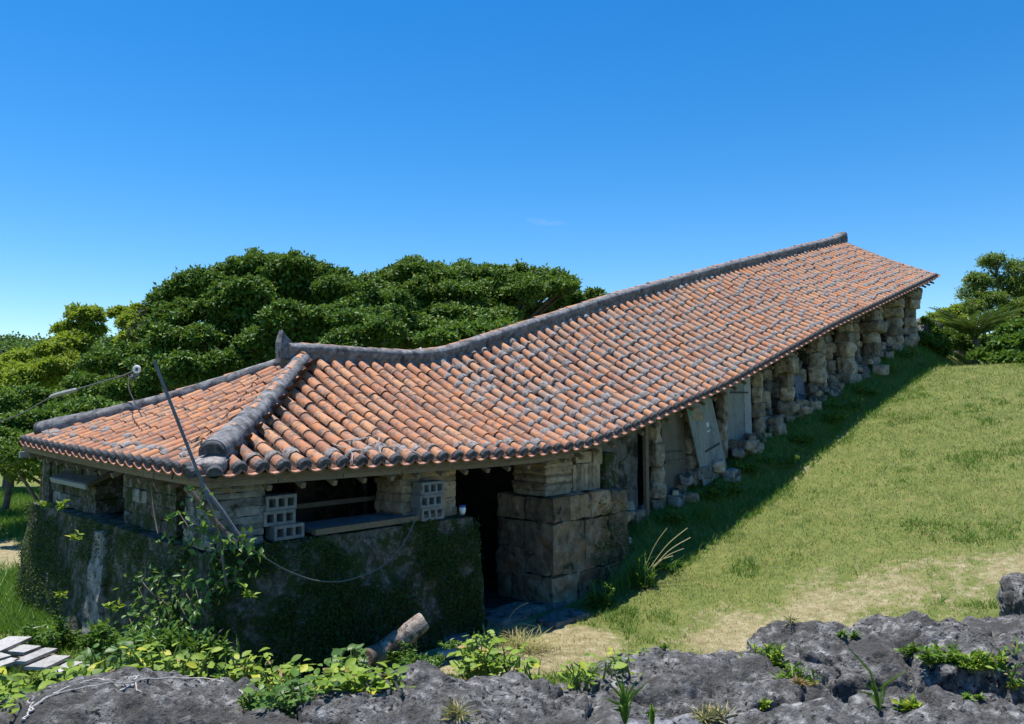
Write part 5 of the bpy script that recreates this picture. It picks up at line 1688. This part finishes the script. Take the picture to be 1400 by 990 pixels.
# vines on the near wall corner
rr = np.random.default_rng(5)
vp, vd, vn = [], [], []
root = P(250, 905, 8.0)
e = empty('climbing_vine', root, 'leafy climbing vine hanging over the near wall corner, partly sunlit', 'vine')
mb = MB()
for k in range(80):
    px, py = rr.uniform(190, 345), rr.uniform(735, 890)
    if px > 300 and py > 800: continue
    if px < 225 and py < 800: continue
    if py < 820 and rr.random() < .6: continue
    n_ = 14
    dep = -.16 - .30 * smooth(py, 760, 880) * rr.uniform(.3, 1)
    base = W2(max(.05, (px - 285) / 170), 0) if px > 285 else W2(0, max(0.05, (285 - px) / 70))
    Yb = base[1] + dep + .1
    c = P(px, py, Yb)
    q = P(px + rr.uniform(-30, 30), py - rr.uniform(15, 45), Yb + .08)
    pts = curve_pts([c, (c + q) / 2 + [0, -.06, .02], q], 7)
    mb.tube(pts, .006, 4)
    vp.append(pts[rr.integers(0, 7, n_)] + rr.normal(size=(n_, 3)) * .07)
    vd.append(rr.normal(size=(n_, 3)) * .7 + [-.2, -.5, -.25])
    vn.append(rr.normal(size=(n_, 3)) * .4 + [-.3, -.5, .7])
for px, py in [(274, 676), (277, 690), (281, 702), (284, 716), (288, 728), (326, 728), (338, 738), (300, 735), (352, 752), (316, 745)]:
    c = P(px, py, 7.8)
    vp.append(c + rr.normal(size=(7, 3)) * .045); vd.append(rr.normal(size=(7, 3)) + [0, -.3, -.3]); vn.append(rr.normal(size=(7, 3)) * .5 + [0, -.3, .8])
mb.build('stem', M['bark'], e)['kind'] = 'stuff'
vp, vd, vn = map(np.concatenate, (vp, vd, vn))
o = leaf_obj('leaf', M['vine_leaf'], e, vp, vd, vn, rr.uniform(.05, .115, len(vp)), rr.uniform(.03, .06, len(vp)))
o['kind'] = 'stuff'

# creeping fig and moss over the base walls
def wall_ivy(label, n, fn, seed, dens):
    rr = np.random.default_rng(seed)
    u, z = rr.random(n * 3), rr.random(n * 3)
    p, nr = fn(u, z)
    k = (fbm(p, 1.6, 4, seed) + dens > rr.uniform(-.12, .12, len(p)))
    p = p[k][:n]
    m = len(p)
    out = np.tile(nr, (m, 1))
    p = p + out * rr.uniform(-.02, .03, m)[:, None]
    d = rr.normal(size=(m, 3)) + out * .35 + [0, 0, -.2]
    nn = out * 1.0 + rr.normal(size=(m, 3)) * .55 + [0, 0, .4]
    return tag(leaf_obj('wall_creeper', M['ivy_leaf'], None, p, d, nn, rr.uniform(.018, .046, m), rr.uniform(.013, .03, m)), label, 'creeper', kind='stuff')
wall_ivy('mat of small dark creeper leaves and moss over the front base wall', 24000,
         lambda u, z: (np.stack([OX + A[0] * (.15 + u * 3.9) + B[0] * (.14 - .12 * (1 - z)), OY + A[1] * (.15 + u * 3.9) + B[1] * (.14 - .12 * (1 - z)), z * 1.66], 1), -b3), 3, .05)
wall_ivy('patchy small dark creeper leaves over the left base wall', 11000,
         lambda u, z: (np.stack([OX + A[0] * (.13 - .12 * (1 - z)) + B[0] * (.2 + u * 6.25), OY + A[1] * (.13 - .12 * (1 - z)) + B[1] * (.2 + u * 6.25), z * 1.64], 1), -a3), 6, -.06)
wall_ivy('creeper patch on the mossy right end of the coursed pier', 1500,
         lambda u, z: (np.stack([OX + A[0] * (6.6 + u * 1.1) + B[0] * .09, OY + A[1] * (6.6 + u * 1.1) + B[1] * .09, .1 + z * 1.55], 1), -b3), 8, -.02)

# ---------------------------------------------------------------- lawn: one mass of grass blades
def lawn(label, n, xr, yr, m, h, w, seed, keep, lenvar=.5):
    rr = np.random.default_rng(seed)
    x = rr.uniform(*xr, n); y = yr[0] * (yr[1] / yr[0]) ** rr.random(n)
    k = keep(x, y, rr)
    x, y = x[k], y[k]
    z = ground_z(x, y)
    m_ = len(x)
    pos = np.stack([x, y, z - .004], 1)
    a = rr.uniform(0, 6.28, m_)
    side = np.stack([np.cos(a), np.sin(a), np.zeros(m_)], 1)
    hh = h * rr.uniform(1 - lenvar, 1 + lenvar, m_)
    tip = pos + np.stack([rr.normal(size=m_) * .55 * hh, rr.normal(size=m_) * .55 * hh, hh], 1)
    sc = (.7 + y / 24)[:, None]
    v = np.empty((m_, 3, 3))
    v[:, 0] = pos - side * w * sc; v[:, 1] = pos + side * w * sc; v[:, 2] = tip
    f = np.arange(m_ * 3).reshape(-1, 3)
    return tag(obj('grass', mesh_np('grass', v.reshape(-1, 3), [f], M[m])), label, 'grass', kind='stuff')
def in_view(x, y):
    px = 700 + x / y * FPX
    return (px > -240) & (px < 1680)
def k_lawn(x, y, rr):
    t, b = tb_of(x, y)
    d = dirt_mask(x, y)
    inside = (t > -.1) & (t < 25) & (b > -.02) & (b < 6.3)
    return in_view(x, y) & ~inside & (rr.random(len(x)) > np.clip(d * 1.9 - .15, 0, 1))
lawn('short sunlit lawn grass on the slope beside the shed', 430000, (-4, 24), (8.8, 30), 'grass', .05, .0042, 1, k_lawn)
def k_tuft(x, y, rr):
    t, b = tb_of(x, y)
    p = np.stack([x, y, 0 * x], 1)
    inside = (t > -.1) & (t < 25) & (b > -.3) & (b < 6.3)
    return in_view(x, y) & ~inside & (fbm(p, 1.3, 4, 77, .6) > .27) & (dirt_mask(x, y) < .42)
lawn('taller tufts and weeds scattered through the lawn', 340000, (-4, 24), (9, 29), 'lush', .085, .0055, 7, k_tuft)
def k_straw(x, y, rr):
    t, b = tb_of(x, y)
    d = dirt_mask(x, y)
    inside = (t > -.1) & (t < 25) & (b > -.02) & (b < 6.3)
    return in_view(x, y) & ~inside & (rr.random(len(x)) < .14 + np.clip(d, 0, 1) * .7)
lawn('dry straw coloured blades scattered through the lawn and over the sandy path', 260000, (-4, 24), (8.8, 27), 'straw', .028, .004, 2, k_straw)
def k_shade(x, y, rr):
    t, b = tb_of(x, y)
    return (b > -.75) & (b < .55) & (t > 7.7) & (t < 25) & in_view(x, y)
lawn('longer grass in the shade along the foot of the pillars', 150000, (0, 17), (12, 29), 'lush', .12, .006, 3, k_shade)
def k_left(x, y, rr):
    d = dirt_mask(x, y)
    return in_view(x, y) & (x < -.62 * y + 1.0) & (rr.random(len(x)) > np.clip(d * 1.5, 0, 1))
lawn('long bright grass beyond the left wall of the shed', 150000, (-22, -6), (11, 28), 'lush', .16, .008, 4, k_left)
def k_front(x, y, rr):
    t, b = tb_of(x, y)
    return in_view(x, y) & ((b < .0) | (t < 0)) & (y > 6.5) & (x < 1.2) & (dirt_mask(x, y) < .45) 
lawn('rough green ground cover between the wall foot and the foreground rocks', 42000, (-8, 1.2), (6.8, 11.5), 'lush', .10, .006, 5, k_front)
